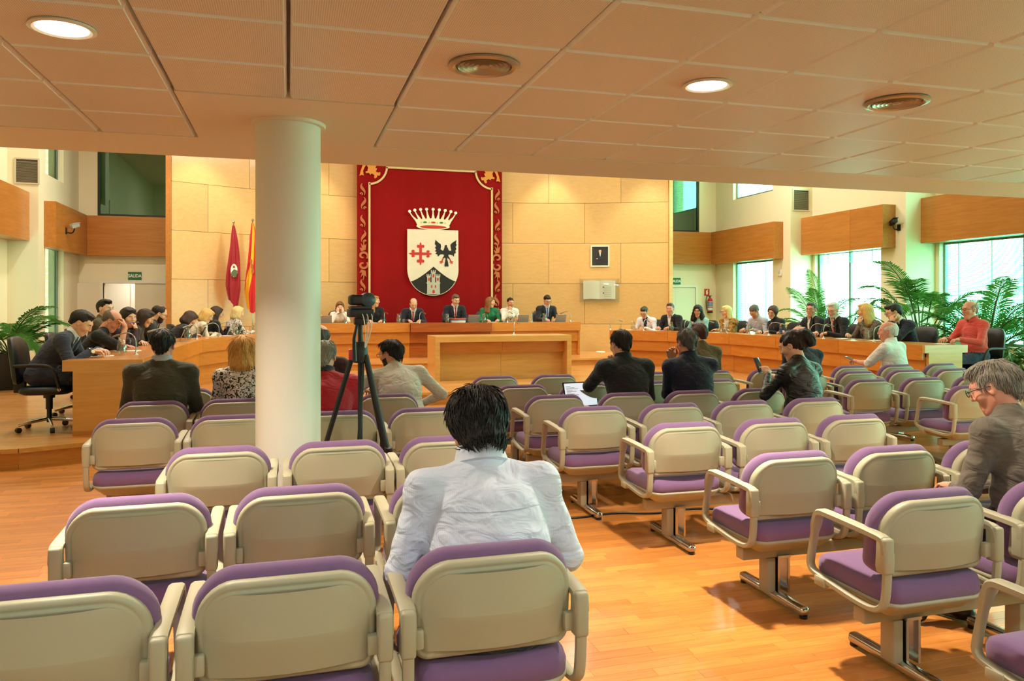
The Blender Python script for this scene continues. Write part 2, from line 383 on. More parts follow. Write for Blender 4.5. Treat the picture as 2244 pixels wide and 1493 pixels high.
WN = [0]
def wall_x(name, X, y0, y1, z0, z1, holes, side, th=.3):
    """wall in a plane of constant X with rectangular holes (ya, yb, za, zb); side=+1 the room lies at larger x"""
    xa, xb = (X - th, X) if side > 0 else (X, X + th)
    ys = sorted({y0, y1, *[h for q in holes for h in q[:2]]}); zs = sorted({z0, z1, *[h for q in holes for h in q[2:]]})
    b = MB()
    for a, c in zip(ys[:-1], ys[1:]):
        for e, f in zip(zs[:-1], zs[1:]):
            my, mz = (a + c) / 2, (e + f) / 2
            if any(h[0] < my < h[1] and h[2] < mz < h[3] for h in holes): continue
            b.box(xa, xb, a, c, e, f)
    return struct(b.build(name, M_wall, smooth=0))
def window_x(X, ya, yb, za, zb, side, glass, blind=None, mull=(), blind_to=None):
    WN[0] += 1; w = struct(obj('window_%d' % WN[0], None, None, (X - side * .14, 0, 0)))
    fr = MB(); t = .06
    fr.rect(ya, yb, za, zb, t, -.03, .03, 0)
    fr.build('frame', M_frame, w, 0)
    for ym in mull: MB().box(-.025, .025, ym - .03, ym + .03, za + t, zb - t).build('mullion', M_frame, w, 0)
    ed = [ya + t] + list(mull) + [yb - t]
    for a, b_ in zip(ed[:-1], ed[1:]): MB().box(-.006, .006, a + .002, b_ - .002, za + t, zb - t).build('pane', glass, w, 0)
    if blind:
        sl = MB(); z = zb - t - .02; zl = blind_to if blind_to else za + t
        while z > zl:
            sl.add([(side * .05 - .010, ya + t, z - .007), (side * .05 + .010, ya + t, z + .007), (side * .05 + .010, yb - t, z + .007), (side * .05 - .010, yb - t, z - .007)], [(0, 1, 2, 3)]); z -= .026
        tag(sl.build('blind_slats', blind, w, 0), kind='stuff')
        MB().rbox(side * .05 - .02, side * .05 + .02, ya + t, yb - t, zb - t - .03, zb - t, .006).build('blind_headrail', M_frame, w, 0)
        n = max(2, int((yb - ya) / .75)); cd = MB()
        for k in range(n): cd.box(side * .05 + .012, side * .05 + .014, ya + (k + .5) * (yb - ya) / n - .012, ya + (k + .5) * (yb - ya) / n + .012, zl, zb - t)
        cd.build('blind_tape', M_signw, w, 0)
    # portal so that the sky beyond is sampled well
    l = bpy.data.lights.new('window_portal', 'AREA'); l.shape = 'RECTANGLE'; l.size = zb - za; l.size_y = yb - ya; l.cycles.is_portal = True
    o = bpy.data.objects.new('window_portal', l); COL.objects.link(o); o.location = (X - side * .3, (ya + yb) / 2, (za + zb) / 2); o.rotation_euler = (0, R(-90) * side, 0)
    return w
def translucent(name, col, k=.5):
    m = bpy.data.materials.new(name); m.use_nodes = True; nt = m.node_tree; N = nt.nodes; L = nt.links; N.remove(N['Principled BSDF'])
    a = N.new('ShaderNodeBsdfDiffuse'); b = N.new('ShaderNodeBsdfTranslucent'); a.inputs[0].default_value = b.inputs[0].default_value = lin(col)
    x = N.new('ShaderNodeMixShader'); x.inputs[0].default_value = k; L.new(a.outputs[0], x.inputs[1]); L.new(b.outputs[0], x.inputs[2]); L.new(x.outputs[0], N['Material Output'].inputs[0]); return m
M_blind = translucent('blind_slat', '#5fbfaa', .5)
h1 = [(18.9, 20.2, .75, 2.85), (18.9, 20.2, 4.55, 6.0)]
h1r = [(17.75, 19.65, .75, 2.85), (17.75, 19.65, 4.62, 6.0)]
hl1 = [(17.95, 19.3, .75, 2.85), (17.95, 19.3, 4.3, 6.0)]
wall_x('wall_right_far', XR, YR1 + .3, YB, 0, ZH, h1r, -1)
wall_x('wall_right_middle', XR2, YR2 + .3, YR1, 0, ZH, [(14.6, 16.9, .75, 2.95), (14.6, 16.6, 4.62, 6.0)], -1)
wall_x('wall_right_near', XR3, YN, YR2, 0, ZH, [(8.0, 13.75, .75, 3.0), (8.6, 13.2, 4.3, 6.0), (-1.8, 7.2, .5, 2.55)], -1)
wall_x('wall_left_far', XL, YL1 + .3, YB, 0, ZH, hl1, 1)
wall_x('wall_left_near', XL2, YN, YL1, 0, ZH, [(13.4, 16.9, .3, 2.75), (8.4, 12.4, .3, 2.75)], 1)
window_x(XR, *h1r[0], -1, M_pane, M_blind); window_x(XR, *h1r[1], -1, M_pane)
window_x(XR2, 14.6, 16.9, .75, 2.95, -1, M_pane, M_blind, (15.75,), 2.62); window_x(XR2, 14.6, 16.6, 4.62, 6.0, -1, M_pane)
window_x(XR3, 8.0, 13.75, .75, 3.0, -1, M_pane, M_blind, (9.9, 11.8)); window_x(XR3, 8.6, 13.2, 4.3, 6.0, -1, M_pane)
window_x(XR3, -1.8, 7.2, .5, 2.55, -1, M_pane, None, (.4, 2.7, 4.9))  # out-of-view window, lengthened and left without blinds to let in more daylight
window_x(XL, *hl1[0], 1, M_panel_); window_x(XL, *hl1[1], 1, M_panel_)
window_x(XL2, 13.4, 16.9, .3, 2.75, 1, M_panel_, None, (15.1,)); window_x(XL2, 8.4, 12.4, .3, 2.75, 1, M_panel_, None, (10.4,))
# stepped returns that face the audience
struct(MB().box(XR, XR2, YR1, YR1 + .3, 0, ZH).build('wall_right_return', M_wall, smooth=0))
struct(MB().box(XR2, XR3, YR2, YR2 + .3, 0, ZH).build('wall_right_step', M_wall, smooth=0))
struct(MB().box(XL2, XL, YL1, YL1 + .3, 0, ZH).build('wall_left_return', M_wall, smooth=0))
# end wall with door openings and the two dark glazed openings above
def wall_y(name, Y, x0, x1, z0, z1, holes):
    xs = sorted({x0, x1, *[h for q in holes for h in q[:2]]}); zs = sorted({z0, z1, *[h for q in holes for h in q[2:]]}); b = MB()
    for a, c in zip(xs[:-1], xs[1:]):
        for e, f in zip(zs[:-1], zs[1:]):
            mx, mz = (a + c) / 2, (e + f) / 2
            if any(h[0] < mx < h[1] and h[2] < mz < h[3] for h in holes): continue
            b.box(a, c, Y, Y + .3, e, f)
    return struct(b.build(name, M_wall, smooth=0))
DL, DR = (-4.28, -2.85, Z1, 2.12), (10.3, 11.62, Z1, 2.12)
GL, GR = (-4.40, -2.6, 3.74, 5.6), (10.4, 11.75, 3.77, 5.6)
wall_y('wall_back', YB, XL - .3, XR + .3, 0, ZH, [DL, DR, GL, GR])
def glazed(n, hole, blind):
    w = struct(obj('window_%d' % n, None, None, (0, YB + .06, 0))); x0, x1, z0, z1 = hole; t = .05; fr = MB().rect(x0, x1, z0, z1, t, -.03, .03)
    fr.build('frame', mat('dark_frame', '#2e3530', .4, .4), w, 0)
    MB().box(x0 + t, x1 - t, .0, .012, z0 + t, z1 - t).build('pane', pane('interior_pane', (.25, .75, .58, 1), .12), w, 0)
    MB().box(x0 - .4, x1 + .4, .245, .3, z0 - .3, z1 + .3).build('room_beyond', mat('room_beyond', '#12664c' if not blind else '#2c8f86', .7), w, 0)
    if blind:
        sl = MB(); z = z1 - .05
        while z > z0 + .52:
            sl.add([(x0 + t, .10, z), (x1 - t, .10, z), (x1 - t, .12, z + .012), (x0 + t, .12, z + .012)], [(0, 1, 2, 3)]); z -= .024
        tag(sl.build('blind_slats', mat('teal_blind', '#2fae9c', .6), w, 0), kind='stuff')
glazed(WN[0] + 1, GL, False); glazed(WN[0] + 2, GR, True)
MB_ = MB().box(-5.0, 12.4, YB + 1.6, YB + 1.8, 0, 2.6).box(-5.1, -5.0, YB + .3, YB + 1.8, 0, 2.75).box(12.4, 12.5, YB + .3, YB + 1.8, 0, 2.75)
struct(MB_.build('wall_corridor', mat('corridor_paint', '#f2efe0', .6), smooth=0))
struct(MB().box(-5.0, 12.4, YB + .3, YB + 1.8, .05, Z1 - .01).build('floor_corridor', M_plat, smooth=0))
struct(MB().box(-5.0, 12.4, YB + .3, YB + 1.8, 2.6, 2.75).build('ceiling_corridor', M_white, smooth=0))
for cx_ in (-3.6, 11.0): lamp('corridor_lamp', 'AREA', (cx_, YB + .95, 2.55), 22, WARM2, .5)
def leaf_mb(w, h): return MB().rbox(0, w, -.02, .02, 0, h, .004)
def door(n, hole, leaves):
    x0, x1, z0, z1 = hole; t = .07; d = struct(obj('door_%d' % n, None, None, (0, YB, z0)))
    h = z1 - z0; f = MB().box(x0 - t, x0, -.03, .12, 0, h + t).box(x1, x1 + t, -.03, .12, 0, h + t).box(x0, x1, -.03, .12, h, h + t); f.build('door_frame', M_white, d, 0)
    for (hx, w, ang) in leaves:
        l = obj('door_leaf', leaf_mb(w, h - .01).mesh('door_leaf', M_door, 0), d, (hx, .02, .005), ang)
        MB().rbox(w - .12, w - .03, -.075, -.055, .98, 1.0, .006).box(w - .06, w - .045, -.06, -.02, .98, 1.0).build('handle', M_steel, l)
door(1, DL, [(DL[0], .68, R(-165)), (DL[1], .73, R(180))])
door(2, DR, [(DR[1], .66, R(180)), (DR[0] , .66, 0)])
MB().box(-3.95, -3.62, YB + 1.56, YB + 1.6, 1.2, 2.4).build('notice_board', M_paper, bpy.data.objects['wall_corridor'], 0)

# wooden pelmet bands that box the walls at mid height
TN = [0]
def band(x0, x1, y0, y1, z0, z1, m, seams=()):
    TN[0] += 1; o = struct(obj('trim_%d' % TN[0], None, None, (0, 0, 0)))
    ax = 0 if (x1 - x0) > (y1 - y0) else 1
    cut = [(x0, y0)[ax]] + list(seams) + [(x1, y1)[ax]]
    for a, b_ in zip(cut[:-1], cut[1:]):
        if ax == 0: MB().box(a + .002, b_ - .002, y0, y1, z0, z1).build('panel', m, o, 0)
        else: MB().box(x0, x1, a + .002, b_ - .002, z0, z1).build('panel', m, o, 0)
BZ0, BZ1 = 2.77, 3.72
band(-4.58, -2.5, YB - .2, YB, BZ0, BZ1, M_bandx); band(9.75, 12.02, YB - .2, YB, BZ0 + .03, BZ1 + .03, M_bandx)
band(XL, -4.58, YL1 + .35, YB - .2, BZ0, BZ1, M_band); band(12.02, XR, 17.3, YB - .2, BZ0 + .03, BZ1 + .03, M_band)
band(12.61, XR2, 14.15, YR1 - .002, BZ0 + .1, BZ1 + .1, M_band, (15.2,)); band(13.35, XR3, 8.0, YR2 - .002, BZ0 + .18, BZ1 + .22, M_band, (11.35,))
band(XL2, -4.96, 9.0, YL1 - .002, BZ0 + .1, BZ1 + .12, M_band, (13.2,))
# ventilation grilles on the returns
def grille(x0, x1, Y, z0, z1, label):
    t = thing('wall_grille', label, 'air vent', ((x0 + x1) / 2, Y, (z0 + z1) / 2), 0, 'wall ventilation grilles'); w, h = (x1 - x0) / 2, (z1 - z0) / 2; f = MB()
    f.rect(-w, w, -h, h, .03, -.02, -.002)
    f.build('frame', mat('grille_frame', '#cfc6b2', .4, .3), t, 0)
    MB().box(-w + .03, w - .03, -.004, -.002, -h + .03, h - .03).build('duct', mat('duct_dark', '#4a4338', .8), t, 0)
    s = MB().add([(-w + .03, -.016, -.006), (w - .03, -.016, -.006), (w - .03, -.004, .008), (-w + .03, -.004, .008)], [(0, 1, 2, 3)]).mesh('louvre', mat('louvre_metal', '#a3937a', .4, .4), 0)
    n = int((2 * h - .08) / .022)
    for k in range(n): obj('louvre', s, t, (0, 0, -h + .045 + k * .022))
grille(-5.22, -4.78, YL1, 4.0, 4.52, 'louvred ventilation grille on the left wall return')
grille(12.36, 12.86, YR1, 4.0, 4.56, 'louvred ventilation grille on the right wall return')
# brick facade outside the left windows, pale facade outside the right ones
def brick():
    m = bpy.data.materials.new('brick_facade'); m.use_nodes = True; nt = m.node_tree; N = nt.nodes; L = nt.links; b = N['Principled BSDF']
    tc = N.new('ShaderNodeTexCoord'); mp = N.new('ShaderNodeMapping'); mp.inputs['Rotation'].default_value = (R(90), 0, R(90)); L.new(tc.outputs['Object'], mp.inputs[0])
    br = N.new('ShaderNodeTexBrick'); br.inputs['Scale'].default_value = 1; br.inputs['Brick Width'].default_value = .26; br.inputs['Row Height'].default_value = .075; br.inputs['Mortar Size'].default_value = .012
    br.inputs['Color1'].default_value = lin('#c98a66'); br.inputs['Color2'].default_value = lin('#b87656'); br.inputs['Mortar'].default_value = lin('#e0d4c0')
    L.new(mp.outputs[0], br.inputs['Vector']); L.new(br.outputs['Color'], b.inputs['Base Color']); return m
struct(MB().box(XL2 - 3.2, XL2 - 3.0, 4, 70, -.5, 15).build('wall_brick_outside', brick(), smooth=0))  # brick wall made extra tall to keep sky light out of the court
struct(MB().box(XL2 - .6, XL2 - .31, 4, YB + 1.8, ZH + .2, 15).build('wall_sky_shade', M_wall, smooth=0))  # unseen mass added to shade the court outside the left windows

# curved maple screen wall behind the dais: every panel a piece of its own
WCX, WCY, WR = 3.69, 7.77, 12.5
sw = struct(obj('wall_panelled', None)); a0 = math.asin((-2.5 - WCX) / WR); a1 = math.asin((9.75 - WCX) / WR)
ZS = [Z1, 1.085, 2.175, 3.265, 4.355, 5.445, ZH]
def arc_panel(aa, ab, za, zb, r=WR, th=.03, g=.004):
    n = 5; b = MB(); rg = []
    for k in range(n + 1):
        a = aa + (ab - aa) * k / n + (g / r if k == 0 else -g / r if k == n else 0)
        p = lambda rr: (WCX + rr * math.sin(a), WCY + rr * math.cos(a))
        (x0, y0), (x1, y1) = p(r), p(r + th); rg.append([(x0, y0, za + g), (x0, y0, zb - g), (x1, y1, zb - g), (x1, y1, za + g)])
    return b.rings(rg)
back = MB()
arc_panel(a0, a1, Z1, ZH, WR + .03, .10, 0)
for k in range(24): back.v, back.f, back.m; q = arc_panel(a0 + (a1 - a0) * k / 24, a0 + (a1 - a0) * (k + 1) / 24, Z1, ZH, WR + .024, .1, 0); back.add(q.v, q.f)
back.build('backing', mat('joint_dark', '#7a5226', .8), sw, 0)  # dark brown backing shows as lines between the panels
wp = 1.95 / WR
for i, (za, zb) in enumerate(zip(ZS[:-1], ZS[1:])):
    c = [a0]; x = a0 + wp * (.42 if i % 2 else .92)
    while x < a1 - .03: c.append(x); x += wp
    c.append(a1)
    for aa, ab in zip(c[:-1], c[1:]): arc_panel(aa, ab, za, zb).build('panel', M_maple, sw, 30)
for a, s in ((a0, -1), (a1, 1)):
    x, yy = WCX + (WR) * math.sin(a), WCY + WR * math.cos(a)
    MB().box(x - .11 if s < 0 else x, x if s < 0 else x + .11, yy - .04, yy + .16, Z1, ZH).build('end_post', M_band if s < 0 else M_deskx, sw, 0)
# ------------------------------------------------------------------ auditorium chairs on beams
def outline(w, h, rt, rb, n=8):
    """rounded rectangle centred on x, z from 0 to h; top radius rt, bottom radius rb"""
    p = []
    for cx, cz, r, s in ((w / 2 - rb, rb, rb, -90), (w / 2 - rt, h - rt, rt, 0), (-w / 2 + rt, h - rt, rt, 90), (-w / 2 + rb, rb, rb, 180)):
        for k in range(n + 1):
            a = R(s + 90 * k / n); p.append((cx + r * math.cos(a), cz + r * math.sin(a)))
    return p
BW, BH, BZ = .51, .288, .492
def back_ring(inset, y, off=0.0):
    o = outline(BW - 2 * inset, BH - 2 * inset, max(.105 - inset, .02), max(.045 - inset, .012))
    out = []
    for x, z in o:
        z2 = z + inset; crown = .030 * (1 - (x / (BW / 2)) ** 2) * (z2 / BH)
        yy = y + .05 * (x / (BW / 2)) ** 2 - .10 * (z2 - .1)
        out.append((x, yy, BZ + z2 + crown + off))
    return out
def kink(ring, amt):
    return [(x, y - amt * max(0, 1 - abs((z - BZ) - .15) / .16), z) for x, y, z in ring]
def make_chair():
    t = thing('auditorium_chair', 'chair', 'chair')
    b = MB().rings([back_ring(.004, .035), back_ring(0, .02), back_ring(0, -.004), back_ring(.005, -.012), back_ring(.014, -.014), back_ring(.019, -.0115), back_ring(.024, -.0115), back_ring(.029, -.0155), back_ring(.034, -.0150), back_ring(.050, -.009)])
    b.m[-1] = 0; cap = b.f.pop(); b.m.pop()
    # rear face: two planes that meet in a soft horizontal crease, as moulded
    ol = back_ring(.030, -.0155); zmn = min(p[2] for p in ol); zmx = max(p[2] for p in ol); zc = zmn + (zmx - zmn) * .46; half = len(ol) // 2
    def span(z):
        xs_ = []
        for i in range(len(ol)):
            p, q = ol[i], ol[(i + 1) % len(ol)]
            if (p[2] - z) * (q[2] - z) <= 0 and abs(p[2] - q[2]) > 1e-9: xs_.append(p[0] + (q[0] - p[0]) * (z - p[2]) / (q[2] - p[2]))
        return (min(xs_), max(xs_)) if len(xs_) > 1 else (-.02, .02)
    zl = [zmn + .0005] + [zmn + (zc - zmn) * k / 5 for k in range(1, 6)] + [zc + .001] + [zc + (zmx - zc) * k / 9 for k in range(1, 9)] + [zmx - .0008]
    rows = []
    for z in zl:
        xa, xb = span(z); row = []
        for k in range(13):
            x = xa + (xb - xa) * k / 12; z2 = z - BZ; e = min(1, min(k, 12 - k) / 2.0); f_ = max(0, 1 - (zc - z) / (zc - zmn)) if z < zc else max(0, 1 - (z - zc) / (zmx - zc) * .8)
            row.append((x, -.0155 + .05 * (x / (BW / 2)) ** 2 - .10 * (z2 - .1) - .017 * f_ * e, z))
        rows.append(row)
    q = MB().rings(rows, False, False, closed=False); q.f = [tuple(f) for f in q.f]; b.add(q.v, q.f)
    b.build('back_shell', M_beige, t, 60)
    c = MB().rings([back_ring(.004, .022), back_ring(-.009, .030, .008), back_ring(-.014, .050, .014), back_ring(-.010, .078, .014), back_ring(.012, .098, .008), back_ring(.05, .106), back_ring(.09, .108), back_ring(.118, .108)])
    c.f = [tuple(reversed(f)) for f in c.f]; c.build('back_cushion', M_purple, t, 60)
    def seat(inset, z, dy=0, drop=.0):
        o = outline(.50 - 2 * inset, .47 - 2 * inset, max(.10 - inset, .02), max(.07 - inset, .02))
        return [(x, y + inset + .015 + dy, z - drop * max(0, (y / .47 - .6) / .4) ** 2 + .012 * (2 * x / .5) ** 2) for x, y in o]
    MB().rings([seat(.012, .372), seat(-.004, .385), seat(-.006, .42), seat(.004, .45, 0, .01), seat(.03, .466, 0, .02), seat(.09, .468, 0, .02), seat(.2, .462)]).build('seat_cushion', M_purple, t, 60)
    sh = MB().rings([seat(.10, .300), seat(.06, .312), seat(.02, .345), seat(-.004, .366), seat(-.008, .374), seat(-.004, .382), seat(.02, .384)]); sh.build('seat_shell', M_beige, t, 60)
    # arm loop: swept strap, rear housing, pad
    loop = chaikin([(-.012, .655), (.03, .664), (.34, .676), (.385, .672), (.405, .640), (.445, .46), (.45, .42), (.42, .392), (.16, .362), (.06, .362), (.012, .385), (-.004, .43), (-.012, .53)], 2)
    for s in (-1, 1):
        a = MB(); X = s * .276; rg = []
        n = len(loop)
        for i, (y, z) in enumerate(loop):
            y0, z0 = loop[i - 1]; y1, z1 = loop[(i + 1) % n]; d = Vector((y1 - y0, z1 - z0)).normalized(); nx = (-d.y, d.x)
            top = z > .60; w = .024 if top else .017; h = .013 if not top else .015
            rg.append([(X - w, y + nx[0] * h * .6, z + nx[1] * h * .6), (X - w * .6, y + nx[0] * h, z + nx[1] * h), (X + w * .6, y + nx[0] * h, z + nx[1] * h), (X + w, y + nx[0] * h * .6, z + nx[1] * h * .6),
                       (X + w, y - nx[0] * h * .6, z - nx[1] * h * .6), (X + w * .6, y - nx[0] * h, z - nx[1] * h), (X - w * .6, y - nx[0] * h, z - nx[1] * h), (X - w, y - nx[0] * h * .6, z - nx[1] * h * .6)])
        a.rings(rg + [rg[0]], False, False); a.f = [tuple(reversed(f)) for f in a.f]
        arm = a.build('armrest', M_beiged, t, 50)
        MB().rbox(X - .023, X + .023, -.028, .03, .525, .668, .011, 3).build('housing', M_beiged, arm)
        MB().rbox(X - .023, X + .023, .33, .40, .352, .395, .008).build('bracket', M_beiged, arm)
        MB().rbox(min(X, X - s * .05), max(X, X - s * .05), .0, .03, .54, .60, .006).build('back_mount', M_beiged, arm)
    return t
CH = make_chair()
chair_parts = list(CH.children)
CHAIRS = {}
def beam(label, xs, Y, legs):
    t = thing('chair_row_frame', label, 'seat frame', ((xs[0] + xs[-1]) / 2, Y, 0), 0, 'beams that carry the chair rows'); ox = (xs[0] + xs[-1]) / 2
    MB().rbox(xs[0] - .2 - ox, xs[-1] + .2 - ox, .20, .27, .235, .300, .006).build('beam', M_beam, t)
    for x in legs:
        x -= ox
        l = MB().rbox(x - .055, x - .005, .195, .275, .05, .235, .005).build('leg', M_beam, t)
        ch = MB()
        for a in (-.0, .062): ch.box(x + .002 + a, x + .014 + a, .185, .285, .045, .245)
        ch.box(x + .002, x + .076, .225, .235, .045, .245).box(x + .0, x + .078, .18, .29, .235, .248)
        ch.build('channel', M_chrome, l)
        f = MB().rbox(x - .028, x + .028, -.05, .52, .012, .062, .02, 3); f.build('foot', M_chrome, l)
        for yy in (-.03, .50): MB().lathe([(.02, 0), (.02, .016)], 12).build('glide', M_black, l, loc=(x, yy, 0))
ORD = ['first', 'second', 'third', 'fourth', 'fifth', 'sixth']
ROWS = [  # key, block phrase, Y, xs, legs, extra yaw
    ('A', 'in the nearest row of the left block', 2.32, (-.62, 0., .62), (-.62, .62)),
    ('B', 'in the second nearest row of the left block', 3.30, (-.57, .05, .69), (-.57, .37)),
    ('C', 'in the row just before the white column', 4.36, (-.36, .27, .88), (-.36, .88)),
    ('D', 'in the row just behind the white column', 5.62, (-.99, -.38, .36, .97), (-.99, .97)),
    ('E', 'in the second row behind the column', 6.6, (-1.03, -.415, .20, .815), (-1.03, .815)),
    ('F', 'in the front row of the left block', 7.5, (-.9, -.3), (-.9, -.3)),
    ('Q', 'cut by the right photo edge, nearest row', 1.62, (2.5,), (2.5,)),
    ('a', 'in the nearest full row of the right block', 2.52, (2.53, 3.22), (2.53, 3.22)),
    ('b', 'in the second row of the right block', 3.38, (2.5, 3.13, 3.78), (2.5, 3.78)),
    ('c', 'in the third row of the right block', 4.44, (2.46, 3.12, 3.76), (2.46, 3.76)),
    ('d', 'in the fourth row of the right block', 5.34, (2.2, 2.85, 3.48, 4.14), (2.2, 4.14)),
    ('e', 'in the fifth row of the right block', 6.12, (2.17, 2.83, 3.46, 4.14), (2.17, 4.14)),
    ('f', 'in the sixth row of the right block', 7.0, (2.14, 2.79, 3.45, 4.2), (2.14, 4.2)),
    ('g', 'in the front row of the right block', 7.95, (2.13, 2.80, 3.43, 4.08, 4.75, 5.5), (2.13, 4.08, 5.5)),
    ('h', 'in the nearest row of the window block', 5.78, (6.22, 6.88), (6.22, 6.88)),
    ('i', 'in the second row of the window block', 6.56, (5.73, 6.41, 7.1), (5.73, 7.1)),
    ('j', 'in the third row of the window block', 7.42, (5.62, 6.31, 7.0, 7.68, 8.35), (5.62, 7.0, 8.35)),
    ('k', 'in the front row of the window block', 8.1, (6.79, 7.49, 8.2), (6.79, 8.2)),
]
rc = random.Random(5); firstc = True
for key, ph, Y, xs, legs in ROWS:
    for i, x in enumerate(xs):
        t = CH if firstc else copy_tree(CH); firstc = False
        t.location = (x, Y, 0); t.rotation_euler = (0, 0, rc.uniform(-.012, .012))
        pos = (ORD[i] + ' from left ') if len(xs) > 1 else ''
        tag(t, 'purple and beige chair, ' + pos + ph, 'chair', 'purple and beige auditorium chairs'); CHAIRS[key + str(i)] = t
    beam('steel beam with chrome feet under chairs ' + ph, xs, Y, legs)

# ------------------------------------------------------------------ council desks
DR_ = [(5.2, 9.2), (5.2, 11.0), (5.17, 12.7), (5.1, 14.2), (4.45, 15.65), (3.6, 16.95)]
ZD = 1.0
def offp(poly, o):
    out = []; n = len(poly)
    for i, (x, y) in enumerate(poly):
        a = poly[max(i - 1, 0)]; b = poly[min(i + 1, n - 1)]; dx, dy = b[0] - a[0], b[1] - a[1]; L = math.hypot(dx, dy)
        out.append((x + dy / L * o, y - dx / L * o))
    return out
def strip(poly0, poly1, i, s, g=.003):
    """quad of the i-th desk bay between two offset polylines, mirrored by s"""
    def lerp(a, b, t): return (a[0] + (b[0] - a[0]) * t, a[1] + (b[1] - a[1]) * t)
    L = math.dist(poly0[i], poly0[i + 1]); t = g / L
    q = [lerp(poly0[i], poly0[i + 1], t), lerp(poly0[i], poly0[i + 1], 1 - t), lerp(poly1[i], poly1[i + 1], 1 - t), lerp(poly1[i], poly1[i + 1], t)]
    return [(AX + s * x, y) for x, y in q]
def side_desk(s, label):
    t = thing('council_desk', label, 'desk', (0, 0, 0), 0, 'long council desks')
    for i in range(len(DR_) - 1):
        o = lambda k: offp(DR_, k)
        MB().prism(strip(o(0), o(.05), i, s), ZD - .22, ZD).build('front_panel', M_desk, t, 0)
        MB().prism(strip(o(.05), o(.10), i, s), ZD - .45, ZD - .18).build('front_panel', M_desk, t, 0)
        MB().prism(strip(o(.14), o(.18), i, s), Z1, ZD - .42).build('front_panel', M_desk, t, 0)
        MB().prism(strip(o(.05), o(.78), i, s, .001), ZD - .035, ZD - .002).build('worktop', M_desk, t, 0)
    y0 = DR_[0][1]; xa, xb = sorted((AX + s * 5.2, AX + s * 5.98)); xc, xd = sorted((AX + s * 5.27, AX + s * 5.88))
    MB().box(xa, xb, y0 - .05, y0, ZD - .115, ZD).box(xc, xd, y0 - .05, y0, Z1, ZD - .115).build('end_panel', M_deskx, t, 0)
    MB().box(xc - .002, xd + .002, y0 - .054, y0 - .03, Z1, Z1 + .05).build('plinth', M_riser, t, 0)
side_desk(-1, 'long curved wooden council desk along the left windows')
side_desk(1, 'long curved wooden council desk along the right windows')
# centre desk on the dais
t = thing('presiding_desk', 'wooden presiding desk with mahogany centre below the red tapestry', 'desk')
ZP = 1.175; YD = 17.95
secs = [(.45, 2.72, M_desk, 0), (2.72, 4.66, M_mahog, -.10), (4.66, 6.95, M_desk, 0)]
for x0, x1, m, dy in secs:
    MB().box(x0 + .002, x1 - .002, YD + dy, YD + dy + .05, ZP - .21, ZP).build('front_panel', m, t, 0)
    MB().box(x0 + .002, x1 - .002, YD + .06, YD + .10, ZP - .47, ZP - .19).build('front_panel', m, t, 0)
    MB().box(x0 + .002, x1 - .002, YD + .12, YD + .16, Z2, ZP - .45).build('front_panel', m, t, 0)
    MB().box(x0 + .001, x1 - .001, YD + dy + .05, YD + .80, ZP - .035, ZP - .003).build('worktop', m if m is M_mahog else M_desk, t, 0)
for x in (.45, 6.90): MB().box(x, x + .05, YD + .05, YD + .78, Z2, ZP - .04).build('end_panel', M_desk, t, 0)
# speakers' table in front of the dais
t = thing('speaker_table', 'open fronted light wood table on the platform before the dais', 'table')
x0, x1, y0, y1, zt = 2.55, 5.18, 13.85, 14.65, 1.02
MB().rbox(x0, x1, y0, y1, zt - .11, zt, .004).build('tabletop', M_deskx, t, 0)
for a in (x0, x1 - .09): MB().rbox(a, a + .09, y0, y1, Z1, zt - .11, .004).build('side_panel', M_deskx, t, 0)
for a, b in ((x0 + .09, (x0 + x1) / 2), ((x0 + x1) / 2, x1 - .09)):
    MB().box(a + .002, b - .002, y0 + .30, y0 + .33, Z1, zt - .32).build('modesty_panel', M_deskx, t, 0)
    MB().box(a + .002, b - .002, y0 + .18, y0 + .21, zt - .32, zt - .11).build('apron', M_desk, t, 0)

# ------------------------------------------------------------------ tapestry with the coat of arms
TY = 19.86
M_velvet = mat('red_velvet', '#8a0406', .9, spec=.2, bump=.2, bscale=60, var=.16, vscale=1.0, sheen=.1)
M_velvet2 = mat('red_border', '#93060f', .85, sheen=.4)
M_gold = mat('gold_embroidery', '#d98d2b', .5, bump=.4, bscale=150)
M_goldd = mat('dull_gold', '#b0622a', .6, bump=.4, bscale=150)
M_braid = mat('braid', '#d8c08c', .6, bump=.6, bscale=120)
M_satin = mat('white_satin', '#e4d8c2', .45, var=.08, vscale=5, bump=.15, bscale=12)
M_cream = mat('cream_embroidery', '#eadfbe', .6)
M_heredr = mat('heraldic_red', '#c02818', .6); M_hblack = mat('heraldic_black', '#15120f', .7); M_hdark = mat('heraldic_dark_green', '#17160a', .7)
M_hgrey = mat('castle_silver', '#b9b6a4', .6, bump=.4, bscale=60); M_hgreen = mat('jewel_green', '#1f6b42', .4)
tap = thing('tapestry', 'tall red velvet tapestry with crowned coat of arms on the wooden wall', 'tapestry', (0, TY, 0))
def tz(u, v):                       # design sheet of the tapestry: sheet units to metres in its plane
    return ((u - 938) * .01203 + 3.55, 1.58 + (670 - v) * .0119)
def fold(x): return .018 * math.sin(x * 7.3) + .012 * math.sin(x * 13.1 + 1)
xs = [1.66 + (5.46 - 1.66) * k / 80 for k in range(81)]; zs = [1.0 + (5.42 - 1.0) * k / 8 for k in range(9)]
cl = MB()
vv = [(x, fold(x) * (1 - .5 * (z - 1) / 4.4), z) for z in zs for x in xs] + [(x, fold(x) * (1 - .5 * (z - 1) / 4.4) + .012, z) for z in zs for x in xs]
n = 81; K = 81 * 9; ff = []
for i in range(8):
    for j in range(80): a = i * n + j; ff += [(a, a + 1, a + n + 1, a + n), (K + a, K + a + n, K + a + n + 1, K + a + 1)]
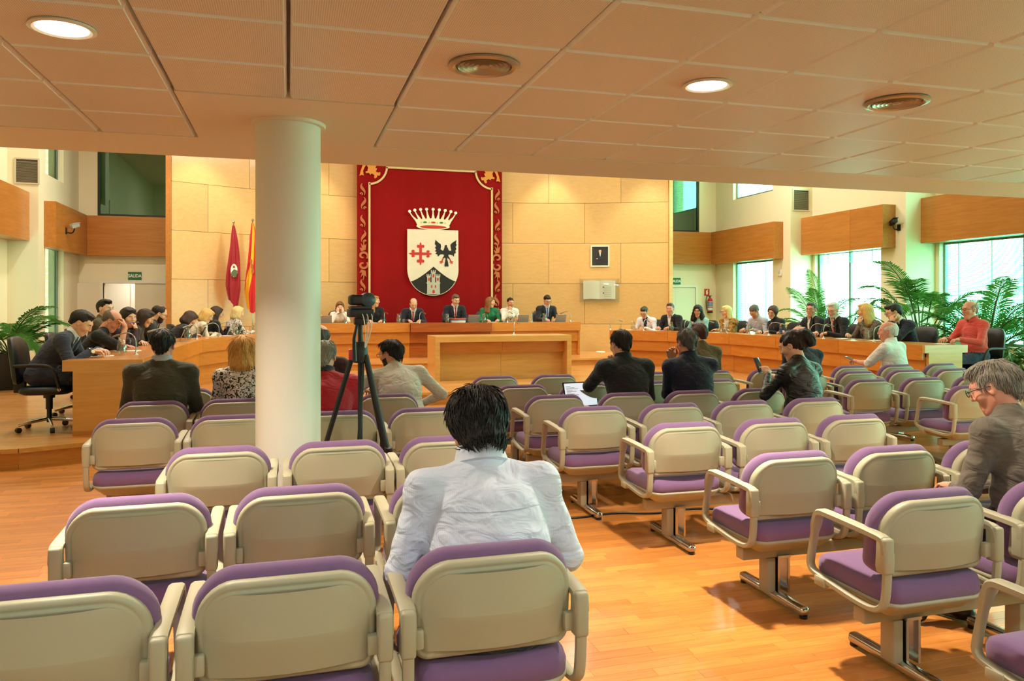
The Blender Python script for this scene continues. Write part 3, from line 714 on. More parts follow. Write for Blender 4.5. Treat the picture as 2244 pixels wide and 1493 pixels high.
for j in range(80): ff += [(j, K + j, K + j + 1, j + 1), (8 * n + j, 8 * n + j + 1, K + 8 * n + j + 1, K + 8 * n + j)]
for i in range(8): a = i * n; ff += [(a, a + n, K + a + n, K + a), (a + 80, K + a + 80, K + a + n + 80, a + n + 80)]
cl.add(vv, ff).build('cloth', M_velvet, tap, 60)
PM = Matrix(((1, 0, 0, 0), (0, 0, -1, 0), (0, 1, 0, 0), (0, 0, 0, 1)))   # local xy -> xz plane, +z -> -y
def sew(name, poly, d0, d1, m, parent=tap):
    if isinstance(poly, Strip):
        n = len(poly) // 2; L, Q = poly[:n], poly[n:][::-1]
        b = MB().rings([[(a[0], a[1], d0), (a[0], a[1], d1), (c[0], c[1], d1), (c[0], c[1], d0)] for a, c in zip(L, Q)], M=PM)
        bm = bmesh.new(); me = b.mesh(name, m, 0); bm.from_mesh(me); bmesh.ops.recalc_face_normals(bm, faces=bm.faces[:]); bm.to_mesh(me); bm.free()
        return obj(name, me, parent)
    return MB().prism(poly, d0, d1, PM).build(name, m, parent, 0)
class Strip(list): pass
def ribbon(path, w):
    L = []; Rr = []
    for i, p in enumerate(path):
        a = path[max(i - 1, 0)]; b = path[min(i + 1, len(path) - 1)]; dx, dy = b[0] - a[0], b[1] - a[1]; l = math.hypot(dx, dy) or 1
        ww = w(i / (len(path) - 1)) if callable(w) else w
        L.append((p[0] - dy / l * ww, p[1] + dx / l * ww)); Rr.append((p[0] + dy / l * ww, p[1] - dx / l * ww))
    s_ = Strip(L + Rr[::-1]); return s_
# braid: side runs, top run, concave corners
def arcp(c, r, a0, a1, n=12): return [(c[0] + r * math.cos(R(a0 + (a1 - a0) * k / n)), c[1] + r * math.sin(R(a0 + (a1 - a0) * k / n))) for k in range(n + 1)]
xl, xr, zt_, zc = 1.97, 5.17, 5.10, 4.68
rr = .44
for pth in ([(xl, 1.0), (xl, zc + .02)], arcp((xl - .02, zt_ + .02), rr + .02, -88, -2), [(xl + rr - .02, zt_), (xr - rr + .02, zt_)], arcp((xr + .02, zt_ + .02), rr + .02, 182, 268), [(xr, zc + .02), (xr, 1.0)]): sew('braid', ribbon(pth, .024), .02, .05, M_braid)
# shield and charges, traced on the embroidery's own sheet
def Z(p): return [tz(880 + x / 6.785, 440 + y / 6.785) for x, y in p]
sh_pts = [(42, 442), (793, 442), (797, 1030)] + [(420 + 377 * math.cos(R(a)), 1030 + 385 * math.sin(R(a))) for a in range(6, 180, 6)] + [(42, 1030)]
shield = sew('shield', Z(sh_pts), .03, .055, M_satin)
hill = [(90, 1208)] + [(90 + (425 - 90) * k / 10, 1208 - 222 * (k / 10) ** 1.35) for k in range(1, 11)] + [(425 + (755 - 425) * k / 10, 986 + 215 * (1 - (1 - k / 10) ** 1.35)) for k in range(1, 11)] + [(420 + 366 * math.cos(R(a)), 1030 + 376 * math.sin(R(a))) for a in range(30, 152, 6)]
sew('hill', Z(hill), .055, .062, M_hdark, shield)
# flory cross
def rot(p, c, a): return [(c[0] + (x - c[0]) * math.cos(a) - (y - c[1]) * math.sin(a), c[1] + (x - c[0]) * math.sin(a) + (y - c[1]) * math.cos(a)) for x, y in p]
armp = [(216, 790), (216, 708), (206, 706), (203, 716), (184, 704), (182, 680), (192, 666), (210, 668), (220, 676), (224, 650), (235, 628), (246, 650), (250, 676), (260, 668), (278, 666), (290, 680), (288, 704), (268, 716), (264, 706), (254, 708), (254, 790)]
for k in range(4): sew('cross_arm', Z(rot(armp, (235, 798), R(90 * k))), .055, .066, M_heredr, shield)
sew('cross_centre', Z([(214, 777), (256, 777), (256, 819), (214, 819)]), .055, .0665, M_heredr, shield)
eagle = [(606, 660), (622, 664), (626, 690), (640, 716), (652, 745), (690, 745), (682, 700), (676, 660), (700, 630), (730, 610), (764, 588), (756, 640), (768, 655), (752, 690), (764, 720), (748, 745), (758, 775), (734, 790), (726, 834), (704, 808), (672, 806), (650, 800), (644, 824), (672, 866), (652, 870), (632, 846), (626, 870), (640, 920), (648, 975), (634, 984), (616, 976), (600, 986), (586, 974), (596, 910), (604, 868), (596, 846), (578, 860), (552, 868), (572, 838), (584, 816), (570, 800), (530, 800), (488, 836), (482, 800), (452, 796), (474, 770), (446, 756), (468, 730), (446, 706), (466, 680), (444, 650), (456, 590), (490, 625), (530, 652), (536, 690), (528, 728), (560, 748), (572, 742), (588, 700), (592, 672)]
sew('eagle', Z(eagle), .055, .066, M_hblack, shield)
for s, leg in ((0, [(556, 868), (575, 868), (556, 905), (572, 916), (566, 922), (550, 916), (548, 942), (540, 942), (540, 920), (518, 938), (514, 932), (530, 914), (514, 908), (518, 902), (538, 904)]), ):
    sew('claw', Z(leg), .055, .067, M_heredr, shield); sew('claw', Z([(1231 - x, y) for x, y in leg]), .055, .067, M_heredr, shield)
def crenel(x0, x1, y, h, n):
    p = []; w = (x1 - x0) / (2 * n - 1)
    for k in range(n): p += [(x0 + 2 * k * w, y + h), (x0 + 2 * k * w, y), (x0 + (2 * k + 1) * w, y), (x0 + (2 * k + 1) * w, y + h)]
    return p
for (x0, x1, y0, yb, ov) in ((394, 448, 1036, 1225, 9), (330, 376, 1095, 1225, 8), (464, 514, 1095, 1225, 8)):
    sew('castle_tower', Z(crenel(x0 - ov, x1 + ov, y0, 24, 3) + [(x1 + ov, y0 + 40), (x1, y0 + 52), (x1, yb), (x0, yb), (x0, y0 + 52), (x0 - ov, y0 + 40)]), .062, .074, M_hgrey, shield)
sew('castle_keep', Z([(320, 1218), (524, 1218), (522, 1236), (516, 1242), (518, 1378), (530, 1396), (314, 1396), (328, 1378), (330, 1242), (322, 1236)]), .062, .076, M_hgrey, shield)
for (cx, y0, y1, w) in ((422, 1096, 1144, 12), (356, 1152, 1194, 11), (488, 1152, 1192, 11), (396, 1258, 1298, 9), (452, 1258, 1298, 9), (424, 1328, 1378, 17)):
    sew('castle_window', Z([(cx - w, y1), (cx - w, y0 + w)] + [(cx + w * math.cos(R(a)), y0 + w - w * math.sin(R(a))) for a in range(150, 0, -30)] + [(cx + w, y0 + w), (cx + w, y1)]), .070, .080, M_heredr, shield)
# crown
tips = [(75, 182), (150, 162), (235, 150), (323, 143), (418, 141), (510, 146), (598, 152), (682, 166), (754, 184)]
bases = [160, 222, 285, 350, 420, 488, 553, 618, 680]
body = [(190, 385), (160, 318)]
for i, ((tx, ty), bx) in enumerate(zip(tips, bases)):
    by = 290 - 22 * (1 - abs(i - 4) / 4)
    body += [(bx - 22, by + 4), (bx - 10 + (tx - bx) * .6, ty + 60), (tx - 9, ty + 8), (tx + 9, ty + 8), (bx + 10 + (tx - bx) * .6, ty + 60), (bx + 22, by + 4)]
body += [(686, 320), (655, 385)]
crown = sew('crown', Z(body), .03, .055, M_cream)
el = lambda cx, cy, a, b, n=28: [(cx + a * math.cos(2 * math.pi * k / n), cy + b * math.sin(2 * math.pi * k / n)) for k in range(n)]
sew('crown_rim', Z(el(420, 393, 246, 50)), .03, .058, M_cream, crown); sew('crown_lining', Z(el(420, 402, 196, 25)), .058, .063, M_heredr, crown)
for tx, ty in tips: sew('pearl', Z(el(tx, ty, 22, 22, 14)), .04, .072, M_signw, crown)
for cx, m in ((300, M_hgreen), (422, M_heredr), (541, M_hgreen)): sew('jewel', Z(el(cx, 335, 34 if m is M_heredr else 28, 13, 14)), .055, .064, m, crown)
for cx in (247, 362, 485, 598): sew('jewel', Z(el(cx, 338, 9, 16, 10)), .055, .064, M_braid, crown)
# gold scrollwork of the border
def scroll(cx, cz, s=1, h=.33, m=M_goldd):
    p = [(cx + s * .055 * math.sin(t_ * 5.2 + .4) * (1 - .3 * t_), cz + h * (.5 - t_)) for t_ in [k / 14 for k in range(15)]]
    sp = [(cx + s * (.035 + .03 * math.cos(R(a)) * (1 - a / 500)), cz - h * .42 + .04 * math.sin(R(a)) * (1 - a / 500)) for a in range(0, 330, 30)]
    sew('scroll', ribbon(p, lambda t_: .008 + .028 * math.sin(math.pi * min(1, t_ * 1.1)) ** 1.5), .015, .035, m); sew('scroll', ribbon(sp, lambda t_: .020 * (1 - .6 * t_)), .016, .036, m)
for sx, s in ((1.815, 1), (5.315, -1)):
    for k, cz in enumerate((4.52, 4.17, 3.72, 3.33, 2.1, 1.72, 1.38)): scroll(sx, cz, s * (1 if k % 2 else -1), .30, M_goldd)
    for q, c0 in ((1, 2.93), (-1, 2.52)):
        sp = [(sx + s * (.0 + (.11 - a * .0002) * math.cos(R(a))), c0 - q * .09 + q * (.10 - a * .0002) * math.sin(R(a))) for a in range(-40, 300, 20)]
        sew('scroll', ribbon(sp, lambda t_: .016 + .012 * math.sin(math.pi * t_)), .015, .035, M_goldd)
        lf = [(sx - .05, c0 + q * .02), (sx - .09, c0 + q * .12), (sx - .03, c0 + q * .10), (sx - .06, c0 + q * .22), (sx, c0 + q * .16), (sx + .0, c0 + q * .32), (sx + .04, c0 + q * .17), (sx + .08, c0 + q * .22), (sx + .06, c0 + q * .06)]
        sew('leaf', lf, .015, .034, M_goldd)
corner = [(60, 0), (0, 20), (10, 60), (40, 40), (70, 50), (40, 90), (20, 150), (0, 230), (35, 215), (60, 225), (50, 160), (70, 110), (95, 70), (120, 110), (110, 160), (85, 165), (90, 190), (130, 185), (150, 210), (170, 190), (210, 215), (200, 240), (215, 260), (245, 235), (240, 215), (280, 215), (290, 190), (285, 165), (260, 175), (225, 160), (245, 115), (220, 110), (235, 75), (215, 50), (220, 30), (195, 30), (180, 60), (160, 25), (165, 0), (100, 0), (90, 30)]
for s, x0 in ((1, 1.72), (-1, 5.40)):
    sew('corner_leaf', [(x0 + s * x * .00182, 5.27 - y * .00180) for x, y in corner], .015, .04, M_gold)
for k in range(8):
    if k in (3, 4): 
        s = 1 if k == 3 else -1; c = 3.56 - s * .16
        sew('leaf', [(c, 5.13), (c - s * .10, 5.19), (c - s * .18, 5.17), (c - s * .22, 5.24), (c - s * .10, 5.26), (c + s * .05, 5.22), (c + s * .08, 5.15)], .015, .034, M_goldd)
    elif k not in (0, 7): sew('leaf', [(2.05 + k * .43, 5.2), (2.15 + k * .43, 5.16), (2.27 + k * .43, 5.19), (2.25 + k * .43, 5.25), (2.1 + k * .43, 5.25)], .015, .034, M_goldd)

# ------------------------------------------------------------------ flags
def flag(x, y, z0, z1, ztop, cols, label, twist=0, w=.19):
    t = thing('flag', label, 'flag', (x, y, Z1), 0, 'flags beside the tapestry')
    MB().lathe([(.16, 0), (.16, .02), (.05, .04), (.018, .06)], 24).build('pole_base', M_chrome, t)
    MB().lathe([(.014, .05), (.014, ztop - Z1)], 12).build('pole', M_chrome, t)
    MB().lathe([(.012, 0), (.02, .02), (.012, .035), (.03, .055), (.036, .075), (.026, .10), (.002, .11)], 16).build('finial', M_chrome, t, loc=(0, 0, ztop - Z1))
    nz, na = 60, 96; rings = []
    for i in range(nz + 1):
        f = i / nz; z = z1 - (z1 - z0) * f; wd = .028 + w * (min(1, f * 1.5) ** .8) * (1 if f < .78 else 1 - (f - .78) * 2.2)
        ring = []
        for j in range(na):
            a = 2 * math.pi * j / na; fo = 1 + .28 * math.sin(7 * a + 2 * f + twist) + .12 * math.sin(11 * a - 3 * f)
            ring.append((wd * math.cos(a) * fo * .62 + .015 * math.sin(5 * f), wd * math.sin(a) * fo * .40 - .01, z - Z1 - .10 * f * f * math.cos(a + twist)))
        rings.append(ring)
    b = MB().rings(rings); me = b.mesh('cloth', cols[0], 70)
    if len(cols) > 1:
        at = me.attributes.new('stripe', 'FLOAT', 'POINT'); at.data.foreach_set('value', [math.cos(2 * math.pi * (k % na) / na + .9 * (k // na) / nz) + .5 * ((k // na) / nz - .5) for k in range(len(b.v))])
    obj('cloth', me, t); return t

M_flagr = mat('maroon_cloth', '#a01022', .8, sheen=.3); M_flagred = mat('flag_red', '#d01218', .75, sheen=.3); M_flagy = mat('flag_yellow', '#f2b400', .75, sheen=.3)
def flag_stripes():
    m = mat('flag_stripes', '#d01218', .75, sheen=.3); N = m.node_tree.nodes; L = m.node_tree.links; a = N.new('ShaderNodeAttribute'); a.attribute_name = 'stripe'; mr = N.new('ShaderNodeMapRange'); mr.inputs[1].default_value = -2; mr.inputs[2].default_value = 2; L.new(a.outputs['Fac'], mr.inputs[0])
    cr = N.new('ShaderNodeValToRGB'); cr.color_ramp.interpolation = 'CONSTANT'; e = cr.color_ramp.elements; e[0].color = lin('#d01218'); e[1].position = .395; e[1].color = lin('#f2b400'); q = e.new(.6125); q.color = lin('#d01218'); L.new(mr.outputs[0], cr.inputs[0]); L.new(cr.outputs[0], N['Principled BSDF'].inputs['Base Color']); return m
M_flagst = flag_stripes()
t = flag(-1.21, 18.85, 1.62, 3.42, 3.42, [M_flagr], 'maroon flag with small white crest on chrome pole left of the column')
em = MB().prism(el(0, 0, .075, .15, 18), 0, .012, PM @ Matrix.Identity(4)); cr = em.build('crest', M_signw, t, 0, (.02, -.125, 2.38 - Z1))
MB().prism([(-.06, -.13), (.05, -.15), (.075, 0), (.0, .03), (-.06, -.04)], .012, .016, PM).build('crest_hill', mat('crest_green', '#5d6b4a', .7), cr, 0)
for a in (0, 90): MB().prism(rot([(-.035, -.008), (.035, -.008), (.035, .008), (-.035, .008)], (0, 0), R(45 + a)), .012, .018, T(0, 0, .085) @ PM).build('crest_cross', M_heredr, cr, 0)
t = flag(-.80, 19.0, 1.50, 3.50, 3.50, [M_flagst, M_flagy], 'red and yellow striped flag on chrome pole half hidden by column', 1.2)
for k in range(3): MB().prism(el(0, 0, .03, .06, 12), 0, .012, PM).build('crest', M_goldd, t, 0, (-.03 + .02 * k, -.13, 2.6 - .11 * k - Z1))
# ------------------------------------------------------------------ organic modelling: distance fields turned into one skin
def surfnets(F, xs, ys, zs):
    S = F < 0
    c = [S[dx:F.shape[0] - 1 + dx, dy:F.shape[1] - 1 + dy, dz:F.shape[2] - 1 + dz] for dx in (0, 1) for dy in (0, 1) for dz in (0, 1)]
    cnt = sum(q.astype(np.int8) for q in c); act = np.argwhere((cnt > 0) & (cnt < 8))
    off = np.array([(dx, dy, dz) for dx in (0, 1) for dy in (0, 1) for dz in (0, 1)])
    val = np.stack([F[act[:, 0] + o[0], act[:, 1] + o[1], act[:, 2] + o[2]] for o in off], 1)
    pos = np.zeros((len(act), 3)); num = np.zeros(len(act))
    for i in range(8):
        for j in range(i + 1, 8):
            if abs(off[i] - off[j]).sum() != 1: continue
            a, b = val[:, i], val[:, j]; m = (a < 0) != (b < 0)
            t = np.where(m, a / np.where(m, a - b, 1), 0)
            pos += np.where(m[:, None], off[i] + (off[j] - off[i]) * t[:, None], 0); num += m
    pos /= num[:, None]
    ax = [xs, ys, zs]; V = np.stack([ax[k][act[:, k]] + pos[:, k] * (ax[k][act[:, k] + 1] - ax[k][act[:, k]]) for k in range(3)], 1)
    idx = -np.ones(cnt.shape, np.int64); idx[tuple(act.T)] = np.arange(len(act)); Q = []
    for a in range(3):
        b, d = (a + 1) % 3, (a + 2) % 3
        sl0 = [slice(None)] * 3; sl1 = [slice(None)] * 3; sl0[a] = slice(0, -1); sl1[a] = slice(1, None)
        e = np.argwhere(S[tuple(sl0)] != S[tuple(sl1)]); e = e[(e[:, b] > 0) & (e[:, d] > 0) & (e[:, b] < F.shape[b] - 1) & (e[:, d] < F.shape[d] - 1)]
        ins = S[tuple(e.T)]
        def cell(db, dd): q = e.copy(); q[:, b] -= db; q[:, d] -= dd; return idx[tuple(q.T)]
        f = np.stack([cell(1, 1), cell(0, 1), cell(0, 0), cell(1, 0)], 1); f[~ins] = f[~ins][:, ::-1]; Q.append(f)
    return V, np.concatenate(Q)

def rc_(a, b, ra, rb, m=0, k=.03, sub=False): return ('c', np.array(a, float), np.array(b, float), ra, rb, m, k, sub)
def el_(c, r, m=0, k=.03, rot=None, sub=False): return ('e', np.array(c, float), np.array(r, float), rot, None, m, k, sub)
def field(prims, lo, hi, h, hz=None):
    xs = np.arange(lo[0], hi[0] + h, h); ys = np.arange(lo[1], hi[1] + h, h)
    zs = np.arange(lo[2], hi[2] + h, h) if hz is None else hz
    F = np.full((len(xs), len(ys), len(zs)), .5); Bm = np.full(F.shape, .5); Mt = np.zeros(F.shape, np.int8)
    for p in prims:
        k = p[6]; pad = k + 2.2 * h
        if p[0] == 'c': mn = np.minimum(p[1] - p[3], p[2] - p[4]) - pad; mx = np.maximum(p[1] + p[3], p[2] + p[4]) + pad
        else: r = max(p[2]); mn = p[1] - (p[2] if p[3] is None else r) - pad; mx = p[1] + (p[2] if p[3] is None else r) + pad
        s = [slice(max(0, np.searchsorted(a, mn[i]) - 1), np.searchsorted(a, mx[i]) + 1) for i, a in enumerate((xs, ys, zs))]
        X, Y, Zz = np.meshgrid(xs[s[0]], ys[s[1]], zs[s[2]], indexing='ij')
        if X.size == 0: continue
        if p[0] == 'c':
            ab = p[2] - p[1]; L2 = max(ab @ ab, 1e-9)
            t = np.clip(((X - p[1][0]) * ab[0] + (Y - p[1][1]) * ab[1] + (Zz - p[1][2]) * ab[2]) / L2, 0, 1)
            d = np.sqrt((X - p[1][0] - t * ab[0]) ** 2 + (Y - p[1][1] - t * ab[1]) ** 2 + (Zz - p[1][2] - t * ab[2]) ** 2) - (p[3] + (p[4] - p[3]) * t)
        else:
            x, y, z = X - p[1][0], Y - p[1][1], Zz - p[1][2]
            if p[3] is not None: q = p[3]; x, y, z = q[0][0] * x + q[1][0] * y + q[2][0] * z, q[0][1] * x + q[1][1] * y + q[2][1] * z, q[0][2] * x + q[1][2] * y + q[2][2] * z
            r = p[2]; k0 = np.sqrt((x / r[0]) ** 2 + (y / r[1]) ** 2 + (z / r[2]) ** 2); k1 = np.sqrt((x / r[0] ** 2) ** 2 + (y / r[1] ** 2) ** 2 + (z / r[2] ** 2) ** 2)
            d = k0 * (k0 - 1) / np.maximum(k1, 1e-6)
        f = F[s[0], s[1], s[2]]
        if p[7]:
            d = -d; hh = np.clip(.5 - .5 * (f - d) / k, 0, 1); F[s[0], s[1], s[2]] = f * (1 - hh) + d * hh + k * hh * (1 - hh); continue
        hh = np.clip(.5 + .5 * (d - f) / k, 0, 1); F[s[0], s[1], s[2]] = d * (1 - hh) + f * hh - k * hh * (1 - hh)
        b = Bm[s[0], s[1], s[2]]; m = d < b; b[m] = d[m]; Mt[s[0], s[1], s[2]][m] = p[5]
    return F, Mt, xs, ys, zs
def face_mats(V, Q, Mt, xs, ys, zs):
    c = V[Q].mean(1); i = [np.clip(np.searchsorted(a, c[:, k]) , 1, len(a) - 1) for k, a in enumerate((xs, ys, zs))]
    i = [np.where(np.abs(a[q] - c[:, k]) < np.abs(a[q - 1] - c[:, k]), q, q - 1) for k, (a, q) in enumerate(zip((xs, ys, zs), i))]
    return Mt[i[0], i[1], i[2]].astype(int), c
def np_mesh(name, V, Q, mi, mats):
    me = bpy.data.meshes.new(name); me.vertices.add(len(V)); me.vertices.foreach_set('co', np.asarray(V, np.float32).ravel())
    Q = np.asarray(Q); me.loops.add(Q.size); me.loops.foreach_set('vertex_index', Q.ravel().astype(np.int32))
    me.polygons.add(len(Q)); me.polygons.foreach_set('loop_start', np.arange(0, Q.size, 4, dtype=np.int32)); me.polygons.foreach_set('material_index', np.asarray(mi, np.int32))
    for m in mats: me.materials.append(m)
    me.update(calc_edges=True); me.validate(); me.shade_smooth(); return me
def wob(V, amp, fr, seed=0):
    """small cloth or hair unevenness"""
    s = seed * 1.7
    n = np.sin(V[:, 0] * fr + s) * np.sin(V[:, 1] * fr * 1.13 + 2 + s) + np.sin(V[:, 2] * fr * .9 + 1.3 * np.sin(V[:, 0] * fr * .7 + s)) * .8 + .5 * np.sin((V[:, 0] + V[:, 2]) * fr * 2.1 + s)
    return n * amp

# ---- heads (origin between the ears, face towards +y)
def head_proto(fem, h=.0068, beard=0):
    n = .9 if fem else 1
    pr = [el_((0, -.014, .036), (.077, .098, .086), 0, .02), rc_((0, .026, -.005), (0, .05 * n + .002, -.078), .064, .040 * n, 0, .03), el_((0, .066, -.098), (.026 * n, .02, .02), 0, .02),
          rc_((.046, .005, -.045), (.018, .058, -.094), .024 * n, .020, 0, .025), rc_((-.046, .005, -.045), (-.018, .058, -.094), .024 * n, .020, 0, .025),
          el_((.04, .058, -.022), (.028, .03, .03), 0, .02), el_((-.04, .058, -.022), (.028, .03, .03), 0, .02), rc_((-.034, .078, .032), (.034, .078, .032), .013, .013, 0, .02),
          rc_((0, -.012, -.05), (0, -.034, -.20), .056 * n, .060 * n, 0, .02),
          el_((.033, .101, .012), (.017, .016, .011), 0, .012, sub=True), el_((-.033, .101, .012), (.017, .016, .011), 0, .012, sub=True),
          rc_((0, .090, .026), (0, .106, -.022), .008, .0125, 0, .010), el_((.012, .096, -.027), (.009, .012, .008), 0, .006), el_((-.012, .096, -.027), (.009, .012, .008), 0, .006),
          rc_((-.020, .086, -.055), (.020, .086, -.055), .0065, .0065, 4, .006), rc_((-.016, .085, -.066), (.016, .085, -.066), .0075, .0075, 4, .006),
          el_((.079, -.006, -.002), (.009, .020, .032), 0, .008), el_((-.079, -.006, -.002), (.009, .020, .032), 0, .008), el_((.085, .000, .0), (.007, .011, .018), 0, .006, sub=True), el_((-.085, .000, .0), (.007, .011, .018), 0, .006, sub=True)]
    F, Mt, xs, ys, zs = field(pr, (-.10, -.13, -.20), (.10, .125, .14), h); V, Q = surfnets(F, xs, ys, zs); mi, c = face_mats(V, Q, Mt, xs, ys, zs)
    if beard:
        b = (c[:, 2] < -.028 - .35 * np.maximum(0, c[:, 1] - .02)) & (c[:, 2] > -.125) & (c[:, 1] > .012) & (mi != 4); mi[b] = 3
        b = (c[:, 2] < -.038) & (c[:, 2] > -.051) & (c[:, 1] > .075) & (abs(c[:, 0]) < .03); mi[b] = 3
    parts = [(V, Q, mi)]
    def ell(c, r, m, seg=8):
        vs = []; q = []
        for i in range(seg + 1):
            for j in range(seg * 2): a, b = math.pi * i / seg, math.pi * j / seg; vs.append((c[0] + r[0] * math.sin(a) * math.cos(b), c[1] + r[1] * math.sin(a) * math.sin(b), c[2] + r[2] * math.cos(a)))
        for i in range(seg):
            for j in range(seg * 2): w = seg * 2; q.append((i * w + j, (i + 1) * w + j, (i + 1) * w + (j + 1) % w, i * w + (j + 1) % w))
        parts.append((np.array(vs), np.array(q), np.full(len(q), m)))
    for s in (-1, 1):
        ell((s * .033, .0775, .012), (.0135, .0135, .0115), 1); ell((s * .033, .0865, .0115), (.0058, .005, .0058), 2, 6); ell((s * .034, .090, .031), (.019, .005, .0035), 3, 6)
        ell((s * .033, .0825, .0195), (.0155, .0105, .0045), 0, 6)
    return parts
HEADS = {}
def get_head(fem, beard):
    k = (fem, beard)
    if k not in HEADS: HEADS[k] = head_proto(fem, beard=beard)
    return HEADS[k]
# ---- hands (wrist at origin, fingers along +y, palm faces -z, thumb on +x)
def hand_proto(curl, h=.0058):
    pr = [rc_((0, -.03, 0), (0, .02, 0), .026, .028, 0, .015), el_((0, .052, .002), (.042, .048, .016), 0, .012), el_((.026, .03, -.006), (.02, .03, .016), 0, .012)]
    for i, L in enumerate((.072, .082, .076, .060)):
        bx = .033 - .0225 * i; p = np.array((bx, .088 - .005 * abs(i - 1.3), 0.)); sp = (.16, .04, -.08, -.2)[i]; a = R(8)
        for k, f in enumerate((.46, .31, .23)):
            a += R(curl) * (1, 1.15, .8)[k]; q = p + L * f * np.array((math.sin(sp) * math.cos(a), math.cos(sp) * math.cos(a), -math.sin(a))); r0, r1 = .0090 - .0008 * k, .0084 - .0009 * k
            pr.append(rc_(p, q, r0, r1, 0, .004)); p = q
    c = curl / 60
    pr += [rc_((.028, .022, -.004), (.056, .050, -.012 - .012 * c), .014, .011, 0, .01), rc_((.056, .050, -.012 - .012 * c), (.058 - .018 * c, .082, -.018 - .03 * c), .0105, .0085, 0, .005)]
    F, Mt, xs, ys, zs = field(pr, (-.075, -.05, -.115), (.085, .19, .04), h); V, Q = surfnets(F, xs, ys, zs); return V, Q
HANDS = {'flat': hand_proto(10), 'curl': hand_proto(38), 'fist': hand_proto(62)}
# ---- hair (same frame as the head)
def hair_proto(style, h=.0075):
    fl = (-.16, -.20, -.42), (.16, .14, .18)
    big = {'curly': .022, 'fluffy': .018, 'bob': .008, 'long': .006, 'longblonde': .010, 'pony': .004, 'wavy': .012}.get(style, .0)
    pr = [el_((0, -.020, .042), (.0815 + big, .103 + big, .0875 + big * .9), 0, .02)]
    if style in ('short', 'crop', 'side', 'bald', 'fluffy', 'receding'):
        pr += [rc_((0, -.075, .02), (0, -.078, -.055 if style != 'fluffy' else -.08), .055, .036 if style != 'fluffy' else .055, 0, .03)]
        if style == 'fluffy': pr += [rc_((0, -.045, .03), (0, -.050, -.055), .096, .076, 0, .04)]
        if style == 'side': pr += [el_((.015, .045, .104), (.058, .05, .024), 0, .02)]
        if style == 'short': pr += [el_((0, .030, .106), (.060, .05, .020), 0, .02)]
    lo = {'bob': -.10, 'wavy': -.13, 'long': -.24, 'longblonde': -.20, 'curly': -.17}.get(style)
    if lo:
        sp = {'curly': .035, 'longblonde': .02}.get(style, .006)
        pr += [rc_((s * .066, -.012, .03), (s * (.072 + sp), -.008 if style != 'longblonde' else -.03, lo), .040, .030 + sp, 0, .03) for s in (-1, 1)] + [rc_((0, -.075, .02), (0, -.088, lo), .07, .055 + sp, 0, .04), rc_((.05, -.06, .0), (.055, -.075, lo), .045, .04 + sp, 0, .04), rc_((-.05, -.06, .0), (-.055, -.075, lo), .045, .04 + sp, 0, .04)]
        pr += [el_((0, .05, .10), (.06, .04, .022), 0, .02)]
    if style == 'pony': pr += [rc_((0, -.075, .02), (0, -.075, -.05), .055, .035, 0, .03), el_((.0, -.135, .045), (.055, .055, .06), 0, .02), el_((.01, -.16, -.01), (.05, .04, .06), 0, .03)]
    F, Mt, xs, ys, zs = field(pr, *fl, h); X, Y, Zz = np.meshgrid(xs, ys, zs, indexing='ij')
    n = 1.0 if style in ('curly', 'pony') else .55
    F = F + .004 * n * (np.sin(X * 170 + 3 * np.sin(Zz * 40)) * np.sin(Y * 150 + Zz * 60) + np.sin(Zz * (130 if style == 'curly' else 35) + X * 120))
    def cut(d, k=.012):
        nonlocal F; hh = np.clip(.5 - .5 * (F - d) / k, 0, 1); F = F * (1 - hh) + d * hh + k * hh * (1 - hh)
    def sub_el(c, r): k0 = np.sqrt(((X - c[0]) / r[0]) ** 2 + ((Y - c[1]) / r[1]) ** 2 + ((Zz - c[2]) / r[2]) ** 2); cut(-(k0 - 1) * min(r))
    hl = {'bob': (.066, .10, .125), 'wavy': (.066, .10, .12), 'long': (.064, .10, .125), 'longblonde': (.064, .10, .125), 'curly': (.066, .10, .13)}.get(style, (.082, .098, .120))
    sub_el((0 if style != 'side' else -.004, .112, -.048), hl)
    if lo is None:
        cut(np.maximum(-(Zz + (.086 if style == 'fluffy' else .062) - .0 * Y), -1), .01)
        if style not in ('fluffy',): cut(np.minimum(.012 - Zz, np.minimum(Y + .005, 1)), .008)          # clear of the ear and cheek
        else: cut(np.minimum(-.012 - Zz, Y - .03), .008)
    if style == 'bald':
        sub_el((0, .02, .115), (.082, .115, .105)); 
    if style == 'receding': sub_el((0, .115, .085), (.075, .075, .06)); sub_el((0, -.055, .135), (.04, .05, .03))
    V, Q = surfnets(F, xs, ys, zs); return V, Q
HAIR = {}
def get_hair(style, seed=0):
    if style not in HAIR: HAIR[style] = hair_proto(style)
    return HAIR[style]

